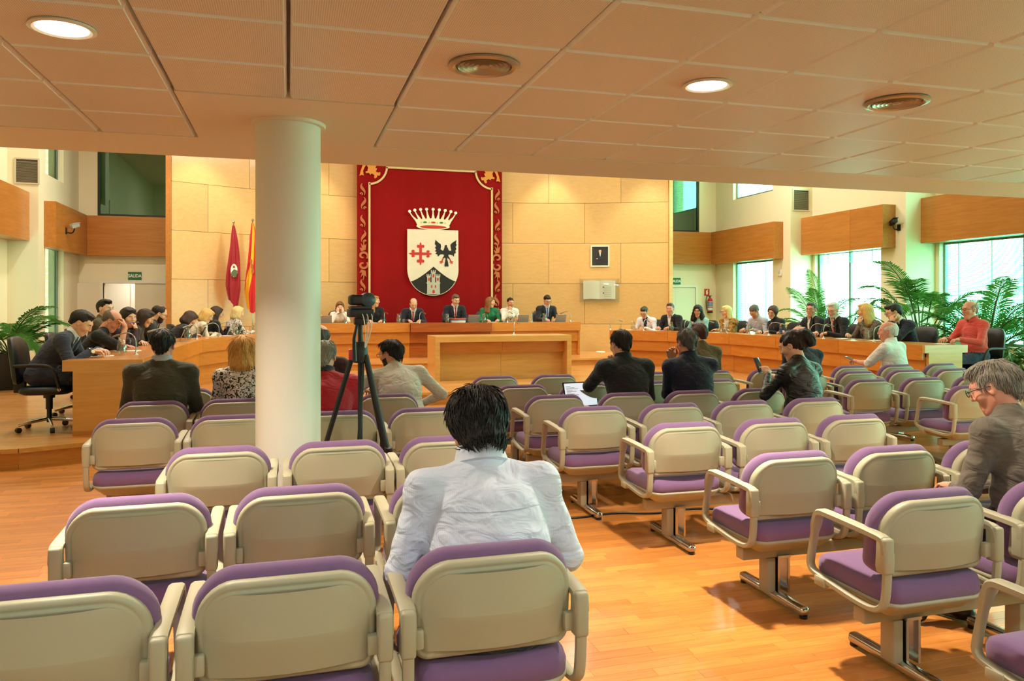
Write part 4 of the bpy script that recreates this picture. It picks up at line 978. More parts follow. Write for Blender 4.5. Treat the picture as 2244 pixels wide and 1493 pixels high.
M_iris = mat('iris', '#241a12', .25); M_sclera = mat('sclera', '#e4dcd0', .3)
def skin_mat(tone): return mat('skin_' + tone, {'light': '#dba98a', 'pale': '#e3b79c', 'tan': '#c98f6c', 'ruddy': '#d2937a'}[tone], .5, var=.05, vscale=30)
def lip_mat(tone): return mat('lips_' + tone, {'light': '#c48874', 'pale': '#cb937e', 'tan': '#b27a60', 'ruddy': '#bd7c68'}[tone], .45)
def hair_mat(col):
    k = 'hair_' + col
    if k in MATS: return MATS[k]
    m = mat(k, col, .5, spec=.4); nt = m.node_tree; N = nt.nodes; L = nt.links; b = N['Principled BSDF']
    tc = N.new('ShaderNodeTexCoord'); mp = N.new('ShaderNodeMapping'); mp.inputs['Scale'].default_value = (150, 150, 22); L.new(tc.outputs['Object'], mp.inputs[0])
    n = N.new('ShaderNodeTexNoise'); n.inputs['Scale'].default_value = 1; n.inputs['Detail'].default_value = 4; n.inputs['Distortion'].default_value = 1; L.new(mp.outputs[0], n.inputs['Vector'])
    c = lin(col); mx = N.new('ShaderNodeMix'); mx.data_type = 'RGBA'; mx.inputs[6].default_value = tuple(x * .45 for x in c[:3]) + (1,); mx.inputs[7].default_value = tuple(min(1, x * 1.55) for x in c[:3]) + (1,)
    L.new(n.outputs['Fac'], mx.inputs[0]); L.new(mx.outputs[2], b.inputs['Base Color'])
    bp = N.new('ShaderNodeBump'); bp.inputs['Strength'].default_value = .7; bp.inputs['Distance'].default_value = .006; L.new(n.outputs['Fac'], bp.inputs['Height']); L.new(bp.outputs[0], b.inputs['Normal'])
    return m
def folds(m, k=.55):
    nt = m.node_tree; N = nt.nodes; L = nt.links; b = N['Principled BSDF']
    if b.inputs['Normal'].is_linked: return m
    tc = N.new('ShaderNodeTexCoord'); mp = N.new('ShaderNodeMapping'); mp.inputs['Scale'].default_value = (1, 1, 1.9); mp.inputs['Rotation'].default_value = (.3, .5, 0); L.new(tc.outputs['Object'], mp.inputs[0])
    a = N.new('ShaderNodeTexNoise'); a.inputs['Scale'].default_value = 8; a.inputs['Detail'].default_value = 2.5; a.inputs['Distortion'].default_value = 1.2; L.new(mp.outputs[0], a.inputs['Vector'])
    c = N.new('ShaderNodeTexNoise'); c.inputs['Scale'].default_value = 420; L.new(tc.outputs['Object'], c.inputs['Vector'])
    b1 = N.new('ShaderNodeBump'); b1.inputs['Strength'].default_value = k; b1.inputs['Distance'].default_value = .045; L.new(a.outputs['Fac'], b1.inputs['Height'])
    b2 = N.new('ShaderNodeBump'); b2.inputs['Strength'].default_value = .2; b2.inputs['Distance'].default_value = .01; L.new(c.outputs['Fac'], b2.inputs['Height']); L.new(b1.outputs[0], b2.inputs['Normal'])
    L.new(b2.outputs[0], b.inputs['Normal']); return m
def cloth_mat(spec):
    """'#rrggbb', or ('stripe'|'leaf'|'tweed'|'plaid'|'leather', col, col2)"""
    if isinstance(spec, str): return folds(mat('cloth_' + spec, spec, .88, var=.07, vscale=14, sheen=.15))
    kind, c1, c2 = spec; k = 'cloth_%s_%s_%s' % spec
    if k in MATS: return MATS[k]
    if kind == 'leather': m = folds(mat(k, c1, .38), .7); return m
    m = mat(k, c1, .85); nt = m.node_tree; N = nt.nodes; L = nt.links; b = N['Principled BSDF']; tc = N.new('ShaderNodeTexCoord')
    mx = N.new('ShaderNodeMix'); mx.data_type = 'RGBA'; mx.inputs[6].default_value = lin(c1); mx.inputs[7].default_value = lin(c2)
    if kind == 'stripe':
        w = N.new('ShaderNodeTexWave'); w.bands_direction = 'X'; w.inputs['Scale'].default_value = 52; w.inputs['Distortion'].default_value = .3; L.new(tc.outputs['Object'], w.inputs['Vector']); L.new(w.outputs['Fac'], mx.inputs[0])
    elif kind == 'plaid':
        br = N.new('ShaderNodeTexChecker'); br.inputs['Scale'].default_value = 30; L.new(tc.outputs['Object'], br.inputs['Vector']); L.new(br.outputs['Fac'], mx.inputs[0])
    else:
        n = N.new('ShaderNodeTexNoise'); n.inputs['Scale'].default_value = 26 if kind == 'leaf' else 120; n.inputs['Detail'].default_value = 2; n.inputs['Distortion'].default_value = 2.5 if kind == 'leaf' else 0
        L.new(tc.outputs['Object'], n.inputs['Vector']); cr = N.new('ShaderNodeValToRGB'); cr.color_ramp.elements[0].position = .50; cr.color_ramp.elements[1].position = .55; L.new(n.outputs['Fac'], cr.inputs[0]); L.new(cr.outputs[0], mx.inputs[0])
    L.new(mx.outputs[2], b.inputs['Base Color']); return folds(m)

def rotm(yaw, pitch, roll=0):      # yaw about z (+ = to own left), pitch + = looks down
    return np.array(Matrix.Rotation(yaw, 3, 'Z') @ Matrix.Rotation(-pitch, 3, 'X') @ Matrix.Rotation(roll, 3, 'Y'))
def ik(S, T, a, b, pole):
    d = T - S; L = np.linalg.norm(d); L = min(L, (a + b) * .995); u = d / np.linalg.norm(d); T2 = S + u * L
    x = (a * a - b * b + L * L) / (2 * L); hgt = math.sqrt(max(a * a - x * x, 1e-6)); p = pole - u * (pole @ u); p = p / np.linalg.norm(p)
    return S + u * x + p * hgt, T2
def frame(y, zhint):               # columns: x, y, z with y along the fingers and z the back of the hand
    y = y / np.linalg.norm(y); z = zhint - y * (y @ zhint); z /= np.linalg.norm(z); return np.stack([np.cross(y, z), y, z], 1)

def glasses_mesh():
    b = MB()
    for s in (-1, 1):
        b.tube([(s * .033 + .023 * math.cos(2 * math.pi * k / 16), .108 + .002, .010 + .017 * math.sin(2 * math.pi * k / 16)) for k in range(16)], .0022, 6, closed=True)
        b.tube([(s * .056, .108, .014), (s * .076, .095, .016), (s * .083, .0, .014), (s * .080, -.02, .002)], .002, 6)
    b.tube([(-.010, .110, .012), (0, .113, .015), (.010, .110, .012)], .002, 6); return b
GLASSES = glasses_mesh().mesh('glasses', mat('spectacle_frame', '#1c1a1a', .3), 60)

PEOPLE = {}
def person(label, who, loc, rz, top='#20242c', bottom='#1c1d22', hair=('short', '#1d140e'), skin='light', fem=False, beard=0, lean=8, bend=8, side=0, head=(0, 0), hands=None, sc=1.0, shirt=None, tie=None,
           collar=None, glasses=False, short=False, voxel=.016, seat=.47, bulk=1.0, jacket=False, legs=(0, 0), shoe='#15120f', twist=0, locks=0, group=None, roll=0, knee=0, sh_w=1.0, cbig=False):
    A = np.array
    t = thing('person', label, 'person', loc, rz, group); t.scale = (sc, sc, sc)
    w = (.92 if fem else 1.0); Hc = A((0, 0, seat + .095))
    l1, l2 = R(lean), R(lean + bend); d1 = A((math.sin(R(side)), math.sin(l1), math.cos(l1))); d2 = A((math.sin(R(side * 1.4)), math.sin(l2), math.cos(l2))); d1 /= np.linalg.norm(d1); d2 /= np.linalg.norm(d2)
    Wst = Hc + d1 * .20; Nk = Wst + d2 * (.30 if fem else .315)
    rt = A((math.cos(R(twist)), math.sin(R(twist)), -math.sin(R(side)))); rt /= np.linalg.norm(rt); fw = np.cross(d2, rt); fw = -np.cross(rt, d2) if False else np.cross(d2, rt); 
    if fw[1] < 0: fw = -fw
    Ch = Wst + d2 * .15; Sh = {s: Nk - d2 * .072 + rt * s * (.176 * w * sh_w) for s in (-1, 1)}
    Rt = np.stack([rt, fw, d2], 1); pad = .010 if jacket else 0; bk = bulk
    pr = [el_(Hc + A((0, -.01, 0)), (.168 * w * bk + pad, .125 * bk, .115), 1 if not jacket else 0, .05), el_(Hc + d1 * .10 + A((0, .0, 0)), (.150 * w * bk + pad, .112 * bk + pad, .12), 0, .06),
          el_(Wst + d2 * .03, (.146 * w * bk + pad, .108 * bk + pad, .12), 0, .06, Rt), el_(Ch - d2 * .01, (.174 * w * sh_w + pad, .114 * (.5 + bk / 2) + pad, .150), 0, .06, Rt),
          rc_(Sh[-1], Sh[1], .056 + pad, .056 + pad, 0, .05), rc_(Nk + d2 * .004, Sh[1] + d2 * .006, .050, .050 + pad, 0, .05), rc_(Nk + d2 * .004, Sh[-1] + d2 * .006, .050, .050 + pad, 0, .05), rc_(Nk - d2 * .05, Nk + d2 * .02, .062, .056, 0, .03)]
    if fem: pr += [el_(Ch + fw * .085 + rt * s * .062 - d2 * .01, (.056, .05, .058), 0, .04, Rt) for s in (-1, 1)]
    if bk > 1.1: pr += [el_(Hc + d1 * .12 + A((0, .06, 0)), (.13 * bk, .10 * bk, .12), 0, .06)]
    hw = {}
    hands = hands or {}
    for s in (-1, 1):
        spec = hands.get(s, dict(w=(s * .13, .33, seat + .18)))
        Tw = A(spec['w'], float); pole = A(spec.get('pole', (s * .7, -.5, -.9)), float); pole = pole / np.linalg.norm(pole)
        El, Wr = ik(Sh[s], Tw, .285, .255, pole)
        pr += [rc_(Sh[s], El, .060 * (1 if not fem else .86) + pad * .7, .050 * (1 if not fem else .84) + pad * .5, 0, .045)]
        if short:
            mid = Sh[s] + (El - Sh[s]) * .82; pr += [rc_(Sh[s], mid, .064, .062, 0, .02), rc_(mid, El, .044, .042, 3, .015), rc_(El, Wr, .043, .028, 3, .02)]
        else: pr += [rc_(El, Wr, .047 * (1 if not fem else .86) + pad * .4, .035 * (1 if not fem else .9) + pad * .4, 0, .02)]
        hw[s] = (Wr, El, spec)
    for s in (-1, 1):
        hp = Hc + A((s * .085 * w, .02, -.02)); sp = legs[0] * s + legs[1]; kn = hp + A((math.sin(R(sp)) * .43, math.cos(R(sp)) * .43, -.03 + knee)); an = kn + A((0, -.06 if s > 0 else .04, -(kn[2] - .085))); an[2] = .085
        pr += [rc_(hp, kn, .084 * (.7 + .3 * bk), .062, 1, .04), rc_(kn, an, .060, .045, 1, .03), rc_(an + A((0, -.02, -.035)), an + A((math.sin(R(sp)) * .15, .15, -.045)), .042, .034, 2, .02), rc_(an + A((0, .0, -.03)), an + A((0, .06, -.03)), .042, .042, 2, .02)]
    # one skin for the whole body
    ends = np.concatenate([[p[1] - max(np.atleast_1d(p[2] if p[0] == 'e' else p[3])), p[1] + max(np.atleast_1d(p[2] if p[0] == 'e' else p[3]))] for p in pr] + [[p[2] - p[4], p[2] + p[4]] for p in pr if p[0] == 'c'])
    lo, hi = ends.min(0) - 2.5 * voxel, ends.max(0) + 2.5 * voxel; lo[2] = max(lo[2], -.02)
    F, Mt, xs, ys, zs = field(pr, lo, hi, voxel); F[:, :, zs < .004] = .1
    V, Q = surfnets(F, xs, ys, zs); V[:, 2] = np.maximum(V[:, 2], .003); mi, c = face_mats(V, Q, Mt, xs, ys, zs)
    if shirt:
        q = c - Hc; tt = (q @ d2); x = (c - Nk) @ rt; yf = (c - Ch) @ fw; zz = (c - Nk) @ d2
        v = (mi == 0) & (yf > .02) & (zz > -.34) & (abs(x) < .012 + .20 * np.maximum(0, zz + .30) ** 1.1) & (zz < .06); mi[v] = 5
        if tie: mi[v & (abs(x) < .020) & (zz < -.02)] = 6
    # soft folds in the cloth
    eps = wob(V, .0016 if voxel > .009 else .0022, 30, zlib.crc32(who.encode()) % 17)
    ctr = np.zeros_like(V); nrm = np.zeros_like(V); fn = np.cross(V[Q[:, 2]] - V[Q[:, 0]], V[Q[:, 3]] - V[Q[:, 1]])
    for k in range(4): np.add.at(nrm, Q[:, k], fn)
    nrm /= np.linalg.norm(nrm, axis=1)[:, None] + 1e-9
    V = V + nrm * eps[:, None]; V[:, 2] = np.maximum(V[:, 2], .003)
    allV, allQ, allM = [V], [Q], [np.where(mi == 3, 3, mi)]; n0 = len(V)
    hy, hp_ = head[0], head[1]
    Rh = np.array(Matrix.Rotation(R(twist), 3, 'Z')) @ rotm(R(hy), R(hp_), R(roll)); hs = .97 if fem else 1.03
    neck_dir = d2 * .55 + A((0, 0, .45)) + Rh @ A((0, .10, 0)); neck_dir /= np.linalg.norm(neck_dir)
    Hp = Nk + neck_dir * .145 + A((0, .012, 0)) + Rh @ A((0, .015, 0))
    for hv, hq, hm in get_head(fem, beard):
        # bend the neck so that its foot stays inside the collar
        v = hv * hs; f = np.clip((-v[:, 2] - .05) / .14, 0, 1)[:, None]
        P = v @ Rh.T + Hp; root = (v * A((1, 1, 0))) * .95 @ np.eye(3) + Nk + d2 * (-.03) + A((0, .02, 0)); P = P * (1 - f ** 1.5) + root * f ** 1.5
        allV.append(P); allQ.append(hq + n0); n0 += len(P); allM.append(np.array([3, 7, 8, 9, 10])[hm])
    for s in (-1, 1):
        Wr, El, spec = hw[s]
        if spec.get('hide'): continue
        fa = Wr - El; fd = A(spec['dir'], float) if 'dir' in spec else fa; up = A(spec.get('up', (0, 0, 1)), float)
        Mh = frame(fd, up); hv, hq = HANDS[spec.get('pose', 'flat')]; v = hv.copy() * (.9 if fem else 1.0)
        if s > 0: v[:, 0] *= -1; hq = hq[:, ::-1]
        P = v @ Mh.T + Wr + fd / np.linalg.norm(fd) * .012; allV.append(P); allQ.append(hq + n0); n0 += len(P); allM.append(np.full(len(hq), 3))
    sk = skin_mat(skin); hm_ = hair_mat(hair[1]) if hair else hair_mat('#5a4a3c'); tm = cloth_mat(top)
    body = obj('body', np_mesh('body', np.concatenate(allV), np.concatenate(allQ), np.concatenate(allM), [tm, cloth_mat(bottom), mat('shoe_' + shoe, shoe, .4), sk, lip_mat(skin), cloth_mat(shirt) if shirt else tm, cloth_mat(tie) if tie else tm, M_sclera, M_iris, hm_, lip_mat(skin)]), t)
    Mh4 = Matrix([list(Rh[0] * hs) + [Hp[0]], list(Rh[1] * hs) + [Hp[1]], list(Rh[2] * hs) + [Hp[2]], [0, 0, 0, 1]])
    if hair:
        hv, hq = get_hair(hair[0])
        if not locks: 
            if hair[0] + '_mesh' not in HAIR: HAIR[hair[0] + '_mesh'] = np_mesh('hair', hv, hq, np.zeros(len(hq)), [hm_])
            ho = obj('hair', HAIR[hair[0] + '_mesh'], t); ho.matrix_local = Mh4
            ho.material_slots[0].link = 'OBJECT'; ho.material_slots[0].material = hm_
        else:
            b = MB(); b.v = [tuple(p) for p in hv]; b.f = [tuple(q) for q in hq]; b.m = [0] * len(hq)
            rg = random.Random(zlib.crc32(who.encode())); ct = A((0, -.02, .03)); hn = np.zeros_like(hv); fn2 = np.cross(hv[hq[:, 2]] - hv[hq[:, 0]], hv[hq[:, 3]] - hv[hq[:, 1]])
            for k in range(4): np.add.at(hn, hq[:, k], fn2)
            hn /= np.linalg.norm(hn, axis=1)[:, None] + 1e-9
            outer = [i for i in range(len(hv)) if np.linalg.norm(hv[i] - ct) > .082 and not (hv[i][1] > .03 and hv[i][2] < .075)]
            for _ in range(locks * 3):
                ix = rg.choice(outer); p0 = hv[ix]; nn = hn[ix] * .8 + .2 * (p0 - ct) / np.linalg.norm(p0 - ct); nn /= np.linalg.norm(nn); crown = A((.01, -.05, .13)); fl = p0 - crown; fl = fl - nn * (fl @ nn); fl /= np.linalg.norm(fl) + 1e-6
                fl = fl + A((rg.uniform(-.35, .35), rg.uniform(-.35, .35), -.35)); fl = fl - nn * (fl @ nn) * .8; fl /= np.linalg.norm(fl); big_ = 1.7 if hair[0] in ('wavy', 'pony') else 1.0; L = rg.uniform(.03, .062) * big_
                path = [p0 - nn * .004 + fl * L * k / 4 + nn * (.005 * math.sin(math.pi * k / 4) - .004 * (k / 4) ** 2 + .002) for k in range(5)]
                b.tube([tuple(q) for q in path], [q * big_ * .52 for q in (.002, .0044, .0040, .0028, .0004)], 4)
            ho = b.build('hair', hm_, t, 80); ho.matrix_local = Mh4
    if glasses: g = obj('glasses', GLASSES, t); g.matrix_local = Mh4
    if collar:
        cb = MB(); n = 28; rg_ = []
        Cb = Nk + d2 * .022 + A((0, .012, 0)); 
        for k in range(n + 1):
            a = R(100 + 340 * k / n); dirv = rt * math.cos(a) + fw * math.sin(a) * .98; op = max(0, math.sin(a)) * .03
            r0 = (.074 if cbig else .066) * w; top_ = (.048 if cbig else .034) - op; fl_ = 1.30 if cbig else 1.16
            p0 = Cb + dirv * r0 + d2 * -.02; p1 = Cb + dirv * (r0 + .002) + d2 * top_; p2 = Cb + dirv * (r0 + .010) + d2 * (top_ + .002); p3 = Cb + dirv * (r0 * fl_ + .006) + d2 * -.012 - d2 * op
            rg_.append([tuple(p0), tuple(p1), tuple(p2), tuple(p3)])
        cb.rings(rg_); cb.build('collar', cloth_mat(collar), t, 70)
    if jacket and shirt:
        for s in (-1, 1):
            lp = MB(); pts = []
            base = [(.066, .035), (.095, -.03), (.118, -.075), (.100, -.088), (.105, -.10), (.020, -.31), (.035, -.10), (.05, -.02)]
            F3 = lambda x, zq, o: tuple(Nk + rt * s * x + d2 * zq + fw * (.070 + .055 * min(1, max(0, -zq + .02) / .14) - .10 * max(0, x - .05) ** 1.0 + o))
            lp.add([F3(x, z_, .014) for x, z_ in base] + [F3(x, z_, .004) for x, z_ in base], [tuple(range(8)) if s > 0 else tuple(range(7, -1, -1)), tuple(range(15, 7, -1)) if s > 0 else tuple(range(8, 16))] + [((i + 1) % 8, i, 8 + i, 8 + (i + 1) % 8) for i in range(8)])
            lp.build('lapel', tm, t, 0)
    PEOPLE[who] = (t, Hp, hw); return t
# ------------------------------------------------------------------ people
def H(x, y, z, pose='curl', **k): return dict(w=(x, y, z), pose=pose, **k)
DZ = .80 / 1.05 + .045
def on_desk(dx=0, y=.42, gap=.13, pose='curl'): return {-1: H(-gap + dx, y, DZ, pose, dir=(.35, 1, -.1)), 1: H(gap + dx, y, DZ, pose, dir=(-.35, 1, -.1))}
def chin(s, y=.36, z=1.0, other=None): return {s: H(s * .06, y, z, 'curl', dir=(-s * .25, -.12, 1), up=(0, 1, .2), pole=(s * .5, .3, -1)), -s: other or H(-s * .12, .44, DZ, 'flat', dir=(s * .9, .6, -.05))}
G_L, G_R, G_C, G_A = 'councillors at the left desk', 'councillors at the right desk', 'councillors at the presiding desk', 'people in the audience'
SEATS = []      # who, chair position, heading, floor height
def councillor(hx, hy, phi, sgn, label, who, z=Z1, back=.25, **k):
    n = (math.sin(R(phi)) * sgn, -math.cos(R(phi)))
    rx, ry = hx + n[0] * back, hy + n[1] * back; rz = R(phi) * sgn
    k.setdefault('sc', 1.05); person(label, who, (rx, ry, z), rz, group=G_R if sgn > 0 else G_L, **k)
    SEATS.append((who, rx, ry, rz, z))
suit = dict(jacket=True)
# --- left desk, from the near end
councillor(-2.30, 9.72, 90, -1, 'man in navy suit with silver watch at the near end of left desk', 'the man in the navy suit', back=.36, top='#2c3348', bottom='#23283a', lean=26, bend=16, head=(-4, 34), jacket=True, shirt='#d8dce6', collar='#e4e8f0',
           hands={-1: H(-.10, .52, DZ, 'curl', dir=(.3, 1, -.1)), 1: H(.10, .50, DZ, 'curl', dir=(-.3, 1, -.1))}, hair=('short', '#120b07'), voxel=.0125, sc=1.08)
councillor(-2.28, 10.95, 90, -1, 'bald man in black resting his forehead on his hand', 'the bald man in black', top='#0b0b0d', hair=('bald', '#6a5a4c'), skin='ruddy', lean=22, bend=14, head=(-8, 38), beard=0, short=True, voxel=.0125,
           hands={1: H(.07, .50, 1.05, 'curl', dir=(-.15, -.3, 1), up=(0, 1, .3), pole=(.3, .1, -1)), -1: H(-.12, .46, DZ, 'flat', dir=(.6, 1, 0))})
councillor(-2.28, 12.25, 90, -1, 'person in dark plaid shirt with hand over mouth facing the audience', 'the person in the plaid shirt', top=('plaid', '#241a24', '#3c2430'), hair=('wavy', '#1c100a'), skin='light', lean=20, bend=12, head=(-48, 8), hands=chin(1, .40, .98), voxel=.012)
councillor(-2.52, 13.0, 90, -1, 'dark haired man in brown jacket leaning back behind the left desk', 'the man leaning back', top='#4c4028', hair=('side', '#120c08'), lean=6, bend=6, head=(-30, 6), hands=on_desk(), sc=1.1, back=.3)
councillor(-2.22, 12.95, 88, -1, 'brown haired woman half hidden behind the bearded man', 'the half hidden woman', top='#2a2018', hair=('long', '#2a160c'), fem=True, lean=20, bend=12, head=(0, 28), hands=on_desk(), back=.2)
councillor(-2.16, 14.05, 84, -1, 'bearded man with glasses in dark grey jacket at left desk', 'the bearded man', top='#26241f', hair=('receding', '#1c110b'), beard=1, glasses=True, lean=20, bend=12, head=(0, 26), hands=on_desk(), jacket=True, shirt='#2b2030', sc=1.08)
councillor(-1.86, 15.2, 66, -1, 'woman with brown hair in dark jacket bowed over her papers', 'the bowed woman in the dark jacket', top='#17151c', hair=('bob', '#3c2416'), fem=True, lean=26, bend=16, head=(0, 40), hands=on_desk(), shirt='#c9d2d8')
councillor(-1.57, 15.82, 66, -1, 'blonde older woman in cream jacket and glasses reading', 'the woman in the cream jacket', top='#d8cbb0', hair=('bob', '#d2a860'), fem=True, glasses=True, lean=20, bend=14, head=(-10, 32), hands=on_desk(), skin='pale', shirt='#e8e6e0')
councillor(-1.34, 16.28, 57, -1, 'woman with long brown hair and glasses in black top', 'the woman in the black top', top='#0d0d0f', hair=('long', '#33190f'), fem=True, glasses=True, lean=12, bend=10, head=(0, 22), hands=on_desk())
councillor(-.98, 16.82, 57, -1, 'blonde woman in black and white patterned blouse beside column', 'the blonde in the patterned blouse', top=('leaf', '#e6ddd2', '#1c1a1c'), hair=('bob', '#dcbc80'), fem=True, lean=14, bend=8, head=(-6, 14), skin='pale', hands=on_desk(y=.46))
# --- presiding desk
CY = 18.95; CZ = Z2 + .06
DZC = (ZP - CZ) / 1.05 + .045
def centre(u_x, label, who, dy=0, **k):
    k.setdefault('sc', 1.05); k.setdefault('hands', {-1: H(-.13, .42, DZC, 'curl', dir=(.35, 1, -.1)), 1: H(.13, .42, DZC, 'curl', dir=(-.35, 1, -.1))})
    person(label, who, (u_x, CY + dy, CZ), R(180), group=G_C, **k); SEATS.append((who, u_x, CY + dy, R(180), CZ))
centre(1.17, 'young woman in white blouse with her face in both hands', 'the woman in the white blouse', top='#e6e0d6', hair=('long', '#6e5030'), fem=True, lean=16, bend=10, head=(0, 20), skin='pale', sc=.98,
       hands={s: H(s * .055, .36, 1.02, 'flat', dir=(0, -.15, 1), up=(s * .6, .8, 0), pole=(s * .6, .3, -1)) for s in (-1, 1)})
centre(1.98, 'long haired blonde woman in black looking to the right', 'the long haired blonde in black', top='#0c0c0e', hair=('long', '#a87c48'), fem=True, lean=6, bend=4, head=(62, 0))
centre(2.90, 'bald man in dark suit and red tie writing', 'the bald man in the suit', top='#1d2130', hair=('bald', '#4a3a30'), lean=20, bend=12, head=(0, 34), jacket=True, shirt='#e8e6ea', tie='#9c2434', collar='#eeeef2')
centre(3.96, 'grey haired man in dark suit and red tie presiding', 'the presiding man', top='#1b1d28', hair=('side', '#6b5a48'), lean=8, bend=8, head=(14, 20), jacket=True, shirt='#e8e6ea', tie='#b02430', collar='#eeeef2', sc=1.08)
centre(4.84, 'woman in emerald green blouse turned to her neighbour', 'the woman in green', top='#13734a', hair=('long', '#8a5a34'), fem=True, lean=10, bend=8, head=(52, 6), skin='light')
centre(5.36, 'dark haired woman in white with long black necklace, hand to mouth', 'the woman with the necklace', top='#efe9dc', hair=('crop', '#150d0a'), fem=True, lean=14, bend=8, head=(6, 10), hands=chin(1, .38, .98, H(-.13, .42, DZC)), skin='tan')
centre(6.36, 'man with glasses in black suit and blue striped tie', 'the man in the blue tie', top='#121318', hair=('side', '#15100d'), glasses=True, lean=6, bend=8, head=(4, 28), jacket=True, shirt='#cdd6e8', tie='#2f5a9c', collar='#d6deee', sc=1.07)
# --- right desk, from the far end
councillor(8.20, 16.92, 123, 1, 'grey haired man in blue waistcoat and white sleeves reading', 'the man in the waistcoat', top='#e9e9f2', hair=('short', '#3a332e'), glasses=True, lean=16, bend=12, head=(10, 34), shirt='#20284c', hands=on_desk())
councillor(8.55, 16.40, 121, 1, 'man in black jacket and open white shirt at the right desk', 'the man in the open white shirt', top='#101012', hair=('short', '#4c463f'), lean=10, bend=6, head=(18, 6), jacket=True, shirt='#eceae4', collar='#eeece6', hands=on_desk(), skin='ruddy', sc=1.08)
councillor(8.92, 15.80, 114, 1, 'woman with big dark curls and glasses in turquoise', 'the curly haired woman', top='#86b8b4', hair=('curly', '#0e0a08'), fem=True, glasses=True, lean=10, bend=6, head=(24, 4), skin='tan', hands=on_desk())
councillor(9.24, 15.08, 112, 1, 'blonde woman in floral jacket with folded arms', 'the woman in the floral jacket', top=('leaf', '#c08d3c', '#3c3420'), hair=('wavy', '#e2c27e'), fem=True, glasses=True, lean=12, bend=6, head=(-20, 6), shirt='#d8cfc0', hands={-1: H(.10, .36, DZ, 'flat', dir=(1, .2, 0)), 1: H(-.08, .40, DZ + .02, 'flat', dir=(-1, .2, 0))})
councillor(9.55, 14.38, 100, 1, 'grey haired man in pale blue sweater looking down', 'the man in the pale sweater', top='#aeb4c4', hair=('crop', '#5a524a'), lean=16, bend=12, head=(10, 44), hands=on_desk(), skin='tan', sc=1.08, bulk=1.06)
councillor(9.60, 13.85, 93, 1, 'short haired woman with glasses in black leaning sideways', 'the short haired woman', top='#121114', hair=('fluffy', '#4a2416'), fem=True, glasses=True, lean=10, bend=8, side=8, head=(30, 10), roll=-12, hands=on_desk())
councillor(9.64, 12.85, 93, 1, 'grey haired man with glasses in black jacket, arm stretched on desk', 'the man with the stretched arm', top='#15151a', hair=('short', '#565049'), glasses=True, lean=6, bend=4, head=(30, 2), jacket=True, shirt='#e8e2d4', collar='#ece6da', hands={1: H(.30, .46, DZ, 'flat'), -1: H(-.13, .4, DZ)}, skin='ruddy', sc=1.07)
councillor(9.66, 12.12, 91, 1, 'white haired bearded man in dark suit and red tie', 'the white haired bearded man', top='#14161c', hair=('short', '#c2bcb0'), beard=1, glasses=True, lean=12, bend=8, head=(22, 18), jacket=True, shirt='#e4e0da', tie='#c23a2c', collar='#ece8e2', hands=on_desk(), sc=1.09)
councillor(9.67, 11.32, 91, 1, 'woman with curly blonde hair in tweed jacket, face turned away', 'the woman in tweed', top=('tweed', '#4c4038', '#8a7c6c'), hair=('longblonde', '#d8ac62'), fem=True, lean=12, bend=6, head=(-40, 6), hands=chin(-1, .36, .99), sc=1.08)
councillor(9.67, 10.50, 90, 1, 'young man in navy suit and glasses leaning on his hand', 'the young man in navy', top='#161d38', hair=('side', '#160f0b'), glasses=True, lean=18, bend=14, head=(-26, 20), jacket=True, shirt='#e0e4ec', collar='#e8ecf2', hands=chin(-1, .40, 1.0), sc=1.1)
councillor(9.72, 9.42, 90, 1, 'bald man in coral red shirt and glasses at desk end', 'the man in the red shirt', top='#d3524c', bottom='#2a3550', hair=('bald', '#8a7460'), glasses=True, lean=0, bend=8, head=(-4, 4), hands=on_desk(y=.40), skin='ruddy', collar='#d3524c', bulk=1.18, sc=1.08, back=.38, voxel=.0125)

# --- audience: seated on the beam chairs (origin of a person is under the hip)
def aud(cx, cy, label, who, dx=0, dy=.23, **k): person(label, who, (cx + dx, cy + dy, 0), k.pop('rz', 0), group=G_A, **k)
def lap(y=.34, z=.63, gap=.09): return {s: H(s * gap, y, z, 'curl', dir=(-s * .6, 1, -.2)) for s in (-1, 1)}
def arms_out(z=.70): return {s: H(s * .17, .32, z - .06, 'curl', dir=(-s * .2, 1, -.2), pole=(s * .45, -.5, -.9)) for s in (-1, 1)}
aud(.62, 2.32, 'black haired man in pale blue striped shirt seen from behind, nearest', 'the nearest man', top=('stripe', '#d3dbec', '#cad4e8'), bottom='#2a2c34', hair=('fluffy', '#0c0807'), collar='#d3dcee', cbig=True, lean=10, bend=14, head=(6, 30), hands={q: H(q * .19, .30, .60, 'curl', dir=(-q * .2, 1, -.2), pole=(q * .55, -.5, -.9)) for q in (-1, 1)}, voxel=.008, locks=700, sc=.99, seat=.43, bulk=1.5, sh_w=1.24, skin='tan', dx=.05)
